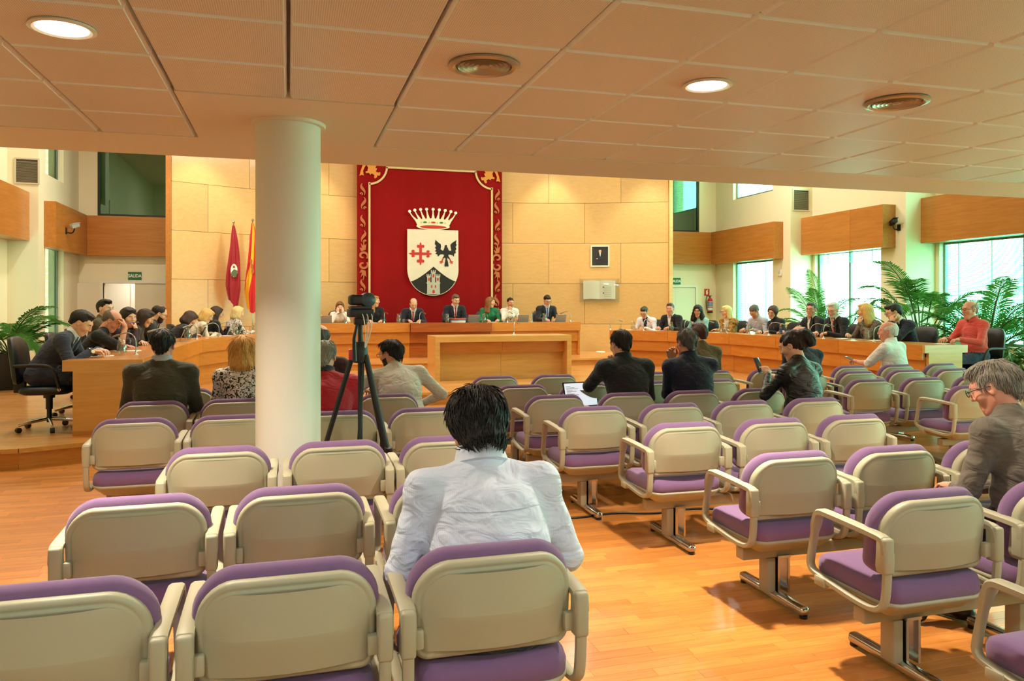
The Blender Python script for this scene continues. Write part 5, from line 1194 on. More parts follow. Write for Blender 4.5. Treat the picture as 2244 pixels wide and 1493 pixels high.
# yoke seam and collar button on the nearest man's shirt, laid on the cloth itself
nt_ = PEOPLE['the nearest man'][0]; bo_ = [c for c in nt_.children if c.name.startswith('body')][0]
bv_ = np.array([v.co[:] for v in bo_.data.vertices]); zy = 1.30 * 0 + PEOPLE['the nearest man'][1][2] - .238
seam = []
for k in range(-14, 15):
    x_ = k * .012; m_ = (abs(bv_[:, 0] - x_) < .012) & (abs(bv_[:, 2] - zy) < .012)
    if m_.any(): seam.append((x_, float(bv_[m_][:, 1].min()) - .0004, zy - .00015 * 0))
sy = [sum(p[1] for p in seam[max(0, i - 2):i + 3]) / len(seam[max(0, i - 2):i + 3]) for i in range(len(seam))]
MB().tube([(p[0], y_, p[2]) for p, y_ in zip(seam, sy)], .0014, 6).build('yoke_seam', cloth_mat('#c2ccdf'), nt_, 60)
aud(-1.0, 6.6, 'dark haired man in dark green sweater with pale blue collar', 'the man in the green sweater', top='#3b3a2a', collar='#a9b4c4', hair=('crop', '#0d0806'), lean=4, bend=8, head=(-6, 8), hands=arms_out(), voxel=.0125, skin='ruddy', locks=140, bulk=1.3, sh_w=1.18, sc=1.03)
aud(-.40, 6.6, 'woman with wavy blonde hair and gold patterned blouse by the column', 'the woman in the gold patterned blouse', dx=.02, top=('leaf', '#dcd6d0', '#2a2008'), hair=('wavy', '#cf9a4e'), fem=True, lean=8, bend=8, head=(0, 10), hands=lap(), voxel=.0125, locks=260)
aud(.36, 5.62, 'grey haired man in red sweater seated right of the column', 'the man in the red sweater', dx=-.10, top='#a80f24', collar='#1a1c2a', hair=('receding', '#8f8a80'), lean=10, bend=12, head=(-4, 16), hands=lap(), voxel=.0125, locks=160, bulk=1.3, sh_w=1.18, skin='ruddy')
aud(.20, 6.6, 'balding man in maroon shirt beside the column', 'the man in maroon', dx=.06, top='#34161c', hair=('bald', '#3a2a22'), lean=4, bend=4, head=(-8, 2), hands=lap(), voxel=.0135, sc=1.05)
aud(.81, 6.6, 'bearded man with glasses in light grey shirt leaning to the left', 'the man in the light grey shirt', dx=.17, top='#c4c2b8', hair=('short', '#0e0a08'), beard=1, glasses=True, lean=22, bend=14, side=-4, head=(50, 12), hands={-1: H(-.34, .40, .80, 'curl', pole=(-1, 0, -.6)), 1: H(.20, .34, .66, 'curl', pole=(1, -.3, -.6))}, voxel=.0125, bulk=1.3, sh_w=1.18, skin='tan', locks=160)
aud(2.83, 6.12, 'man in black blazer with hand at his face and open laptop', 'the man in the black blazer', dx=.10, top='#0e141a', collar='#10161c', hair=('crop', '#1e120b'), lean=8, bend=10, head=(10, 12), hands={-1: H(-.06, .33, .98, 'curl', dir=(.2, -.15, 1), up=(0, 1, .2), pole=(-.9, .1, -.8)), 1: H(.12, .36, .66, 'flat')}, voxel=.0125, jacket=True, sh_w=1.14, bulk=1.2, sc=1.02, locks=140)
aud(3.46, 6.12, 'grey cropped man in navy shirt with crossed arms', 'the man in the navy shirt', dx=.12, locks=140, top='#0f1630', hair=('crop', '#5e5c58'), lean=6, bend=8, head=(2, 6), collar='#0f1630', hands={-1: H(.05, .24, .84, 'flat', dir=(1, .1, 0), pole=(-1, -.1, -.7)), 1: H(-.08, .28, 1.04, 'curl', dir=(-.3, -.1, 1), up=(0, 1, 0), pole=(1, -.1, -.8))}, voxel=.0125, bulk=1.28, sh_w=1.18, skin='tan', sc=1.02)
aud(4.75, 7.95, 'brown haired man in olive brown jacket behind the navy shirt', 'the man in the olive jacket', dx=.0, top='#54442a', hair=('short', '#3a1d10'), lean=6, bend=6, head=(12, 4), hands=chin(-1, .34, .98, H(.12, .34, .64)), voxel=.0135, sc=1.02)
aud(4.14, 5.34, 'woman with curly ponytail in black leather jacket holding a phone', 'the woman in the leather jacket', dx=.06, bulk=1.12, top=('leather', '#0c1214', '#000000'), hair=('pony', '#150b07'), fem=True, lean=8, bend=10, head=(24, 22), twist=14, hands={-1: H(-.10, .40, .92, 'curl', dir=(.1, .6, .7)), 1: H(.02, .40, .88, 'curl', dir=(-.3, .8, .4))}, voxel=.0125, sc=1.04)
aud(5.62, 7.42, 'grey haired man in navy sweater with light blue collar', 'the man in the navy sweater', dx=.14, bulk=1.2, sh_w=1.1, top='#141c30', collar='#6a9cc0', hair=('bald', '#6e6a64'), lean=6, bend=8, head=(6, 6), hands=lap(), voxel=.0135, skin='ruddy', sc=1.0)
aud(7.49, 8.1, 'white haired man in short sleeved white shirt holding a phone', 'the man in the white shirt', dx=.14, top='#e2e6e6', collar='#e6eaea', hair=('bald', '#d4d2cc'), lean=4, bend=8, head=(30, 4), twist=22, short=True, hands={-1: H(-.22, .42, .80, 'curl', dir=(-.1, 1, .2)), 1: H(.10, .34, .64, 'flat')}, voxel=.0125, skin='ruddy', bulk=1.3, sh_w=1.16, sc=1.02)
aud(3.26, 2.52, 'grey haired man with glasses in grey brown sweater at right edge', 'the man at the right edge', dx=.10, dy=.24, top='#5f574c', bottom='#14130f', hair=('short', '#8a857a'), glasses=True, lean=12, bend=14, head=(22, 24), twist=8, hands={-1: H(-.14, .36, .66, 'curl', dir=(.3, 1, 0)), 1: H(.06, .38, .65, 'curl', dir=(-.4, 1, 0))}, legs=(5, -32), voxel=.0085, locks=360, bulk=1.3, sh_w=1.16, skin='ruddy')

# ------------------------------------------------------------------ black swivel chairs of the councillors
def make_swivel():
    t = thing('swivel_chair', 'swivel chair', 'chair')
    o = lambda inset, z, dz=0: [(x, y - .24 + inset, z) for x, y in outline(.50 - 2 * inset, .48 - 2 * inset, .10, .10, 4)]
    MB().rings([o(.03, .39), o(.0, .41), o(-.004, .44), o(.02, .47), o(.10, .475)]).build('seat', M_leather, t, 60)
    def bk(inset, y): return [(x, y + .05 * (x / .25) ** 2 - .12 * (z - .1), .50 + z + inset) for x, z in outline(.48 - 2 * inset, .50 - 2 * inset, .13, .09, 4)]
    b = MB().rings([bk(.05, -.335), bk(.01, -.325), bk(.0, -.29), bk(.02, -.265), bk(.10, -.255)]); b.f = [tuple(f) for f in b.f]; b.build('backrest', M_leather, t, 60)
    MB().rbox(-.03, .03, -.33, -.22, .40, .60, .01).build('back_bracket', M_black, t)
    for s in (-1, 1):
        p = chaikin([(s * .27, -.26, .70), (s * .29, .05, .71), (s * .29, .12, .66), (s * .27, .17, .44)], 2, False)
        a = MB().tube(p, .018, 8).build('armrest', M_black, t, 60); MB().lathe([(.018, -.012), (.018, .012)], 12, M=T(s * .275, .165, .45, ry=R(90))).build('bolt', M_chrome, a)
    MB().lathe([(.055, .34), (.06, .40)], 16).lathe([(.034, .22), (.034, .34)], 14).lathe([(.024, .08), (.024, .22)], 14).build('gas_column', M_black, t)
    for k in range(5):
        a = R(72 * k + 20); l = MB().tube([(0.03 * math.cos(a), .03 * math.sin(a), .115), (.16 * math.cos(a), .16 * math.sin(a), .10), (.30 * math.cos(a), .30 * math.sin(a), .075)], [.020, .016, .013], 8).build('base_leg', M_chrome, t, 60)
        MB().lathe([(.012, -.022), (.028, -.020), (.028, .020), (.012, .022)], 14, M=T(.30 * math.cos(a), .30 * math.sin(a), .0285, a, ry=0, rx=R(90))).build('caster', M_black, l)
    return t
SW = make_swivel(); first = True
for who, x, y, rz, z in SEATS:
    t = SW if first else copy_tree(SW); first = False
    t.location = (x, y, z) if who != 'the man in the navy suit' else (x + .10, y, z); t.rotation_euler = (0, 0, rz); t.scale = (1.04,) * 3
    tag(t, 'black swivel office chair occupied by ' + who, 'chair', 'black swivel chairs behind the desks')
# ------------------------------------------------------------------ things on the desks
SEAT = {w: (x, y, rz, z) for w, x, y, rz, z in SEATS}
def spot(who, dx, dy):
    x, y, rz, z = SEAT[who]; top = ZP - .003 if z > Z1 + .1 else ZD - .002
    return (x + dx * math.cos(rz) - dy * math.sin(rz), y + dx * math.sin(rz) + dy * math.cos(rz), top), rz
def inst(protos, key, maker, who, dx, dy, label, cat, group, turn=0, s=1):
    if key not in protos: protos[key] = maker(); t = protos[key]
    else: t = copy_tree(protos[key])
    (x, y, z), rz = spot(who, dx, dy); t.location = (x, y, z); t.rotation_euler = (0, 0, rz + turn); t.scale = (s,) * 3
    return tag(t, label, cat, group)
PR = {}
def mk_jug():
    t = thing('water_jug', 'j', 'jug'); MB().lathe([(.001, .004), (.052, .004), (.056, .02), (.058, .10), (.044, .16), (.040, .19), (.050, .215), (.047, .215), (.037, .19), (.041, .16), (.054, .10), (.052, .022), (.001, .012)], 20, cap0=False, cap1=False).build('glass_body', M_glass, t, 60)
    MB().lathe([(.001, .013), (.0515, .022), (.0535, .10), (.0530, .105), (.001, .106)], 20, cap0=False, cap1=False).build('water', M_water, t, 60)
    MB().tube(chaikin([(.048, 0, .20), (.085, 0, .195), (.092, 0, .15), (.085, 0, .07), (.056, 0, .05)], 2, False), .006, 8).build('handle', M_glass, t, 60); return t
def mk_glass():
    t = thing('tumbler', 'g', 'glass'); MB().lathe([(.001, .003), (.026, .003), (.036, .095), (.0335, .095), (.024, .012), (.001, .012)], 16, cap0=False, cap1=False).build('glass_body', M_glass, t, 60)
    MB().lathe([(.001, .013), (.0245, .013), (.0285, .05), (.001, .051)], 16, cap0=False, cap1=False).build('water', M_water, t, 60); return t
def mk_mic():
    t = thing('gooseneck_microphone', 'm', 'microphone'); MB().lathe([(.030, 0), (.030, .006), (.012, .018), (.010, .05)], 16).build('base', M_chrome, t, 60)
    p = chaikin([(0, 0, .04), (0, .0, .20), (0, -.10, .27), (0, -.24, .23)], 3, False); MB().tube(p, .0065, 8).build('gooseneck', M_steel, t, 60)
    e = Vector(p[-1]); d = (e - Vector(p[-2])).normalized(); MB().tube([tuple(e - d * .01), tuple(e), tuple(e + d * .07), tuple(e + d * .085)], [.007, .012, .012, .006], 10).build('capsule', mat('mic_grey', '#8d8a84', .4, .6), t, 60); return t
def mk_tablet():
    t = thing('tablet_computer', 't', 'tablet'); M0 = T(0, 0, 0, rx=R(-22))
    MB().rbox(-.14, .14, -.006, .006, .0, .20, .004, M=M0).build('screen_back', mat('tablet_grey', '#9a9890', .35, .4), t); MB().rbox(-.128, .128, -.0075, -.006, .012, .188, .0005, M=M0).build('screen', mat('screen_off', '#20262c', .1), t)
    MB().rbox(-.13, .13, -.22, -.01, 0, .006, .003).build('keyboard', mat('keyboard_grey', '#6e6c68', .6), t); MB().rbox(-.12, .12, 0.0, .11, 0, .006, .003).build('stand', MATS['tablet_grey'], t); return t
def mk_bottle(col):
    def f():
        t = thing('water_bottle', 'b', 'bottle'); MB().lathe([(.030, .002), (.032, .01), (.032, .13), (.026, .16), (.012, .19), (.012, .20)], 16).build('bottle_body', M_glass if col == 'clear' else mat('bottle_' + col, col, .3), t, 60)
        MB().lathe([(.0328, .06), (.0328, .115)], 16, cap0=False, cap1=False).build('bottle_label', mat('bottle_label', '#2b5fa8', .5), t, 60); MB().lathe([(.014, .20), (.014, .222)], 12).build('cap', M_signw if col == 'clear' else M_steel, t); return t
    return f
def mk_paper():
    t = thing('papers', 'p', 'papers')
    for k in range(3): MB().box(-.105, .105, -.148, .148, .001 + k * .0022, .0028 + k * .0022, M=T(0, 0, 0, R(5 * k - 4))).build('sheet', M_paper, t, 0)
    return t
def jug(w, dx, dy=.78): inst(PR, 'j', mk_jug, w, dx, dy, 'glass water jug with handle in front of ' + w, 'jug', 'water jugs on the desks', random.uniform(0, 6))
def glass(w, dx, dy=.80): inst(PR, 'g', mk_glass, w, dx, dy, 'clear water tumbler in front of ' + w, 'glass', 'tumblers on the desks')
def mic(w, dx, dy=.92, turn=0): inst(PR, 'm', mk_mic, w, dx, dy, 'silver gooseneck microphone in front of ' + w, 'microphone', 'gooseneck microphones', turn)
def tablet(w, dx, dy=.62, turn=0): inst(PR, 't', mk_tablet, w, dx, dy, 'grey tablet computer on a stand in front of ' + w, 'tablet', 'tablets on the desks', turn)
def paper(w, dx, dy=.58, turn=0): inst(PR, 'p', mk_paper, w, dx, dy, 'loose white papers in front of ' + w, 'papers', 'papers on the desks', turn)
L = ['the man in the navy suit', 'the bald man in black', 'the person in the plaid shirt', 'the half hidden woman', 'the bearded man', 'the bowed woman in the dark jacket', 'the woman in the cream jacket', 'the woman in the black top', 'the blonde in the patterned blouse']
C = ['the woman in the white blouse', 'the long haired blonde in black', 'the bald man in the suit', 'the presiding man', 'the woman in green', 'the woman with the necklace', 'the man in the blue tie']
Q_ = ['the man in the waistcoat', 'the man in the open white shirt', 'the curly haired woman', 'the woman in the floral jacket', 'the man in the pale sweater', 'the short haired woman', 'the man with the stretched arm', 'the white haired bearded man', 'the woman in tweed', 'the young man in navy', 'the man in the red shirt']
for w, dx in ((L[0], -.30), (L[2], -.3), (L[4], .12), (L[6], .28), (L[8], -.28), (C[2], .42), (C[3], .32), (C[4], .3), (C[6], .28), (Q_[0], .0), (Q_[2], .28), (Q_[4], .34), (Q_[5], .10), (Q_[7], .25), (Q_[9], .12)): jug(w, dx)
for w, dx in ((L[1], -.3), (L[5], .3), (L[7], .25), (C[0], -.3), (C[2], .3), (C[4], -.2), (C[5], -.38), (Q_[0], .35), (Q_[1], -.33), (Q_[3], -.3), (Q_[4], .05), (Q_[5], -.2), (Q_[6], -.15), (Q_[7], -.2), (Q_[8], -.3)): glass(w, dx)
for w, dx in ((L[0], -.36), (L[2], .2), (L[4], -.25), (L[5], .0), (L[6], -.2), (L[7], -.25), (L[8], .25), (C[0], -.1), (C[1], -.15), (C[2], -.05), (C[4], -.25), (C[5], -.35), (C[6], -.35), (Q_[0], .55), (Q_[1], .25), (Q_[2], -.2), (Q_[3], .1), (Q_[4], .15), (Q_[5], -.1), (Q_[6], .25), (Q_[7], -.25), (Q_[8], .2), (Q_[9], -.2)): mic(w, dx, .92, random.uniform(-.9, .9))
for w, dx in ((L[4], .45), (L[5], -.28), (L[6], .0), (L[7], -.05), (C[0], .35), (C[3], -.35), (C[5], -.2), (C[6], -.18), (Q_[7], .28)): tablet(w, dx, .66)
for w, dx in ((L[0], -.1), (L[1], .1), (L[6], .2), (L[8], -.1), (C[1], .1), (C[2], .0), (C[4], .05), (Q_[0], .2), (Q_[1], .1), (Q_[3], .0), (Q_[8], .1), (Q_[9], .15), (Q_[10], .05)): paper(w, dx, .56, random.uniform(-.3, .3))
inst(PR, 'b1', mk_bottle('#c98a92'), L[2], -.05, .80, 'pink patterned metal flask on the left desk', 'bottle', None)
inst(PR, 'b2', mk_bottle('clear'), Q_[2], -.25, .70, 'plastic water bottle with blue label in front of the curly haired woman', 'bottle', 'plastic water bottles')
inst(PR, 'b2', mk_bottle('clear'), Q_[6], .12, .74, 'plastic water bottle with blue label in front of the man with the stretched arm', 'bottle', 'plastic water bottles')
def mk_books():
    t = thing('binder_stack', 'b', 'binder'); 
    for k, c in enumerate(('#e8e2d4', '#e4ddd0', '#3c6ea6', '#c05a34')): MB().rbox(-.16, .16, -.11, .11, .002 + k * .026, .026 + k * .026, .003, M=T(0, 0, 0, R(4 * k))).build('binder', mat('binder_' + c, c, .6), t)
    return t
inst(PR, 'bk', mk_books, C[3], .05, .74, 'stack of thick binders before the presiding man', 'binder', None)
# microphone on the speakers' table
t = copy_tree(PR['m']); t.location = (4.15, 14.25, 1.02); t.rotation_euler = (0, 0, R(150)); tag(t, 'gooseneck microphone standing on the speakers table', 'microphone', 'gooseneck microphones')
# small personal things
t = thing('wrist_watch', 'silver wrist watch on the cuff of the man in the navy suit', 'watch')
P_, Hp, hw = PEOPLE[L[0]]
Wr = hw[1][0]; fa = hw[1][0] - hw[1][1]; fa /= np.linalg.norm(fa); b = MB(); fr = frame(fa, np.array((0, 0, 1.)))
pts = [tuple(Wr - fa * .005 + fr[:, 0] * .040 * math.cos(2 * math.pi * k / 20) + fr[:, 2] * .040 * math.sin(2 * math.pi * k / 20)) for k in range(20)]
t.location = P_.location; t.rotation_euler = P_.rotation_euler; t.scale = P_.scale
MB().tube(pts, .007, 6, closed=True).build('strap', M_steel, t); fc = Wr - fa * .005 + fr[:, 0] * .042
MB().lathe([(.001, .010), (.018, .010), (.019, 0), (.019, -.005)], 18, M=Matrix.Translation(fc) @ Vector(fr[:, 0]).to_track_quat('Z', 'Y').to_matrix().to_4x4()).build('dial', M_signw, t)
t = thing('pen', 'blue pen in the hand of the bald man in black', 'pen'); P_, Hp, hw = PEOPLE[L[1]]; t.location = P_.location; t.rotation_euler = P_.rotation_euler; t.scale = P_.scale
w0 = hw[1][0]; MB().tube([tuple(w0 + np.array((-.04, .03, .05))), tuple(w0 + np.array((-.06, .13, .06)))], .005, 8).build('barrel', mat('pen_blue', '#2a3fb0', .4), t); MB().tube([tuple(w0 + np.array((-.06, .13, .06))), tuple(w0 + np.array((-.063, .145, .0615)))], [.005, .001], 8).build('tip', M_steel, t)
def phone(who, label, side, off, rot=(0, 0, 0)):
    P_, Hp, hw = PEOPLE[who]; t = thing('smartphone', label, 'phone'); loc = Vector(P_.location) + Matrix.Rotation(P_.rotation_euler.z, 3, 'Z') @ (Vector(hw[side][0] + np.array(off)) * P_.scale.x); t.location = loc; t.rotation_euler = rot
    MB().rbox(-.037, .037, -.004, .004, -.075, .075, .003).build('case', mat('phone_blue', '#4a6a9a', .4), t); MB().rbox(-.034, .034, -.0048, -.004, -.07, .07, .0003).build('screen', mat('phone_screen', '#2a3038', .1), t)
phone('the woman in the leather jacket', 'smartphone in blue case held by the woman in leather', -1, (-.01, .12, .08), (R(-25), 0, R(20)))
phone('the man in the white shirt', 'pale smartphone held by the white haired man', -1, (-.03, .12, .04), (R(-70), 0, R(20)))
# necklace
P_, Hp, hw = PEOPLE[C[5]]; t = thing('necklace', 'long dark bead necklace on the woman in white', 'necklace'); t.location = P_.location; t.rotation_euler = P_.rotation_euler; t.scale = P_.scale
MB().tube([(.075 * math.sin(2 * math.pi * k / 24) * 1.0, .165 + .09 * (.5 + .5 * math.cos(2 * math.pi * k / 24)) - .02, .92 + .13 * math.cos(2 * math.pi * k / 24) * -1) for k in range(24)], .006, 6, closed=True).build('beads', M_black, t)
MB().lathe([(.001, -.02), (.016, 0), (.001, .02)], 10, M=T(0, .235, .775)).build('pendant', M_black, t)
# laptop on the lap of the man in the blazer
t = thing('laptop', 'open black laptop with white page beside the man in the blazer', 'laptop', (2.72, 6.80, .60), R(8))
MB().rbox(-.18, .18, -.12, .12, 0, .018, .006).build('base', M_black, t); M0 = T(0, .125, .012, rx=R(-18))
l = MB().rbox(-.18, .18, 0, .010, 0, .245, .004, M=M0).build('lid', M_black, t); MB().box(-.166, .166, -.0015, 0, .014, .232, M=M0).build('screen', mat('laptop_screen', '#e8ecf8', .3, emit=(.85, .9, 1, 1), estr=.75), l, 0)
tl = MB()
for k in range(9): tl.box(-.15, -.15 + .05 + .02 * ((k * 7) % 5), -.0022, -.0015, .20 - k * .012, .204 - k * .012, M=M0)
tl.build('text_lines', mat('screen_text', '#8a90a8', .5), l, 0)

# ------------------------------------------------------------------ wall things
def on_wall(u_x, z):
    a = math.asin((u_x - WCX) / WR); return (WCX + (WR - .004) * math.sin(a), WCY + (WR - .004) * math.cos(a), z), -a
loc, rz = on_wall(8.10, 2.92)
t = thing('portrait', 'white framed portrait of a man with crossed arms on wooden wall', 'picture', loc, rz)
w, h = .25, .29; f = MB().rect(-w, w, -h, h, .035, -.03, 0)
f.build('frame', mat('ivory_frame', '#e6dcc6', .5), t, 0); pic = MB().box(-w + .035, w - .035, -.012, -.002, -h + .035, h - .035).build('canvas', mat('portrait_ground', '#241f1c', .5, var=.3, vscale=6), t, 0)
MB().prism([(-.11, -.255), (.10, -.255), (.11, -.05), (.085, .06), (.03, .085), (-.03, .085), (-.085, .05), (-.115, -.06)], .012, .0135, PM).build('painted_suit', mat('painted_suit', '#14171f', .5), pic, 0)
MB().prism([(-.02, .09), (.02, .09), (.004, -.02)], .0135, .0142, PM).build('painted_shirt', M_signw, pic, 0); MB().prism(el(0, .135, .036, .05, 16), .0135, .0145, PM).build('painted_face', skin_mat('light'), pic, 0)
MB().prism([(-.037, .14), (-.03, .185), (0, .195), (.03, .185), (.037, .14), (.025, .165), (-.025, .165)], .0145, .015, PM).build('painted_hair', mat('painted_hair', '#2c1d12', .6), pic, 0)
MB().prism([(-.10, -.06), (.06, -.02), (.08, -.05), (-.09, -.095)], .0135, .0148, PM).build('painted_arm', mat('painted_sleeve', '#232836', .5), pic, 0); MB().prism(el(-.08, -.07, .022, .014, 10), .0148, .0155, PM).build('painted_hand', skin_mat('light'), pic, 0)
loc, rz = on_wall(8.08, 2.0)
t = thing('open_book', 'large open white book in clear acrylic wall case', 'book', loc, rz)
for s in (-1, 1):
    rg = []
    for k in range(9):
        x = s * .43 * k / 8; y = -.05 - .035 * math.sin(math.pi * min(1, k / 8 * 1.0) * .9) * (1 - k / 12); rg.append([(x, y, -.25 + .015 * math.sin(math.pi * k / 8)), (x, y, .25 + .01 * math.sin(math.pi * k / 8)), (x, -.03, .25), (x, -.03, -.25)])
    b = MB().rings(rg if s > 0 else rg[::-1]); pg = b.build('page_block', mat('book_page', '#eee4cc', .7), t, 50)
for k in range(7): MB().box(.12, .12 + (.20 if k else .12), -.082, -.080, .13 - k * .05 - .008, .13 - k * .05).build('printed_line', mat('print_grey', '#a89a84', .8), t, 0)
for z in (.06, -.10): MB().box(.09, .125, -.084, -.081, z, z + .035).build('printed_initial', mat('print_dark', '#4a4236', .8), t, 0)
c = MB().rbox(-.53, .53, -.125, -.119, -.32, .31, .002).build('acrylic_front', M_acryl, t, 0); MB().rbox(-.53, .53, -.119, 0, -.32, -.312, .002).build('acrylic_shelf', M_acryl, t, 0)
for x in (-.53, .523): MB().box(x, x + .007, -.119, 0, -.312, .31).build('acrylic_side', M_acryl, t, 0)
for x in (-.48, .48):
    for z in (-.26, .26): MB().lathe([(.012, -.008), (.012, .0), (.006, .006)], 10, M=T(x, -.126, z, rx=R(90))).build('stud', M_chrome, t)
def sign(name, x, z, w, h, label, txt, col):
    t = thing(name, label, 'sign', (x, YB - .006, z)); MB().rbox(-w, w, -.008, .004, -h, h, .002).build('plate', col, t, 0)
    if txt: m = text_mesh(txt, h * 1.12, .001, M_signw, .84, .003); o = obj('lettering', m, t, (0, -.0095, 0)); o.rotation_euler = (R(90), 0, 0)
    return t
sign('exit_sign', -3.58, 2.30, .15, .095, 'green SALIDA exit sign above the left double door', 'SALIDA', M_green)
sign('exit_sign', 10.98, 2.30, .15, .095, 'green SALIDA exit sign above the right door', 'SALIDA', M_green)
t = sign('extinguisher_sign', 12.0, 1.98, .085, .10, 'red sign with white extinguisher symbol by the right door', None, M_red)
MB().prism([(-.03, -.07), (.03, -.07), (.03, .02), (.012, .045), (.04, .07), (.03, .08), (-.012, .06), (-.03, .03)], .008, .0095, PM).build('symbol', M_signw, t, 0)
t = thing('fire_extinguisher', 'red fire extinguisher with hose on wall beside right door', 'extinguisher', (12.04, YB - .12, 1.36))
MB().lathe([(.07, 0), (.078, .01), (.078, .36), (.06, .42), (.025, .45), (.025, .47)], 24).build('cylinder', M_red, t, 60); MB().lathe([(.08, 0), (.08, .05)], 24).build('foot_ring', M_black, t, 60)
MB().lathe([(.079, .08), (.079, .34)], 24, cap0=False, cap1=False).build('instruction_label', mat('ext_label', '#c9d4e4', .5), t, 60)
for k, (z, c_) in enumerate(((.30, '#23409a'), (.24, '#23409a'), (.18, '#b02418'), (.12, '#e8e8ea'))): MB().lathe([(.0797, z - .018), (.0797, z + .012)], 24, cap0=False, cap1=False).build('label_band', mat('ext_band_' + c_, c_, .5), t, 60)
MB().rbox(-.02, .02, -.03, .03, .47, .50, .006).rbox(-.015, .015, -.10, .02, .51, .525, .004).build('valve', M_black, t); MB().tube(chaikin([(-.02, 0, .49), (-.11, 0, .52), (-.14, 0, .40), (-.12, 0, .15), (-.09, 0, .08)], 2, False), .011, 8).build('hose', M_black, t, 60)
MB().box(-.04, .04, .078, .12, .30, .36).build('wall_bracket', M_steel, t, 0)
def wallbox(x, y, z, rz, label):
    t = thing('thermostat', label, 'thermostat', (x, y, z), rz); MB().rbox(-.08, .08, -.04, 0, -.08, .08, .008).build('casing', M_white, t); MB().rbox(-.045, .045, -.043, -.04, -.03, .05, .001).build('panel', mat('panel_pale', '#cfd8c8', .4), t)
wallbox(XR, 17.42, 2.43, R(-90), 'pale wall thermostat on pier right of far window'); wallbox(XR2, 14.35, 2.47, R(-90), 'pale wall thermostat on pier below the security camera')
def cctv(x, y, z, rz, label, body, pitch=15):
    t = thing('security_camera', label, 'camera', (x, y, z), rz); MB().rbox(-.05, .05, -.012, 0, -.07, .07, .004).build('wall_plate', M_black, t); MB().tube(chaikin([(0, -.01, -.03), (0, -.12, -.05), (0, -.16, .02), (0, -.16, .06)], 2, False), .014, 8).build('arm', M_black, t, 60)
    M0 = T(0, -.16, .11, R(70), R(-pitch)); MB().rbox(-.045, .045, -.14, .12, -.04, .045, .015, 3, M=M0).build('housing', body, t); MB().rbox(-.052, .052, -.17, .10, .045, .055, .004, M=M0).build('sunshield', body, t); MB().lathe([(.034, 0), (.034, .02), (.026, .022), (.02, .01), (.001, .008)], 18, M=M0 @ T(0, -.14, 0, rx=R(90))).build('lens', M_black, t, 60)
cctv(XR2, 14.05, 3.30, R(-90), 'black security camera on the right wall pier', M_black); cctv(-4.58, 18.6, 3.18, R(90), 'small grey security camera on the left wooden band', mat('cctv_grey', '#a8a496', .4))
t = tag(MB().lathe([(.001, .016), (.10, .016), (.12, .010), (.125, 0)], 24).build('floor_uplight', mat('uplight', '#f0ece0', .3), None, 60, (7.9, 18.95, Z2)), 'small round floor uplight at the foot of the wooden wall', 'light')

# ------------------------------------------------------------------ tripod with video camera
t = thing('camera_tripod', 'black tripod standing between the chairs right of the column', 'tripod', (.46, 5.24, 0))
MB().lathe([(.016, .62), (.016, 1.45)], 14).build('centre_column', M_black, t); MB().lathe([(.045, 1.20), (.05, 1.24), (.05, 1.30), (.03, 1.34)], 16).build('spider', M_black, t); MB().rbox(-.075, -.035, -.03, .03, 1.22, 1.29, .006).build('red_joint', mat('joint_red', '#c02a30', .4), t)
for fx, fy in ((-.40, .20), (.30, -.22), (.30, .24)):
    l = MB().tube([(fx * .12, fy * .12, 1.25), (fx * .58, fy * .58, .60)], .017, 10).tube([(fx * .56, fy * .56, .64), (fx, fy, .03)], .012, 10).build('leg', M_black, t); MB().lathe([(.026, -.035), (.026, .035)], 12, M=T(fx * .57, fy * .57, .62, rx=R(20))).build('clamp', M_black, l); MB().lathe([(.018, 0), (.014, .05)], 10).build('foot', M_black, l, loc=(fx, fy, 0))
MB().rbox(-.04, .04, -.05, .05, 1.45, 1.50, .01).build('pan_head', M_black, t); MB().tube([(-.02, -.03, 1.47), (-.05, -.12, 1.36), (-.05, -.16, 1.22)], [.010, .012, .015], 8).build('pan_handle', M_black, t)
MB().tube(chaikin([(0, .02, 1.50), (.02, -.02, 1.2), (.0, -.05, .9), (-.03, -.06, .5), (-.06, -.02, .2), (-.10, .05, .012)], 3, False), .010, 8).build('hanging_cable', M_black, t, 60)
t = thing('video_camera', 'black remote video camera mounted on top of the tripod', 'camera', (.46, 5.24, 1.503), R(8))
MB().rbox(-.08, .08, -.06, .06, 0, .055, .01).build('base_unit', M_black, t); MB().rbox(-.07, .07, -.055, .055, .055, .075, .008).build('turntable', mat('cam_grey', '#24343a', .4), t); MB().rbox(-.075, .02, -.05, .05, .08, .15, .02, 3).build('camera_body', M_black, t)
MB().lathe([(.045, -.05), (.048, -.045), (.048, .045), (.045, .05)], 24, M=T(.045, 0, .115, ry=R(0), rx=R(90))).build('head_drum', mat('cam_teal', '#2e4a52', .35), t, 60)
for k in range(3): MB().tube(chaikin([(.0 + .03 * k, -.06, .02), (.0 + .03 * k, -.10, .0), (.02 + .012 * k, -.09, -.12), (.02, -.03, -.22)], 2, False), .0035, 6).build('white_cable', M_signw, t, 60)
o = MB().tube([(.95 + .05 * k * 1.0, 5.50 + .03 * math.sin(k * .5) - .004 * k, .008) for k in range(70)], .008, 6).build('floor_cable', M_black, None, 60); tag(o, 'black cable running across the floor under the chairs', 'cable')

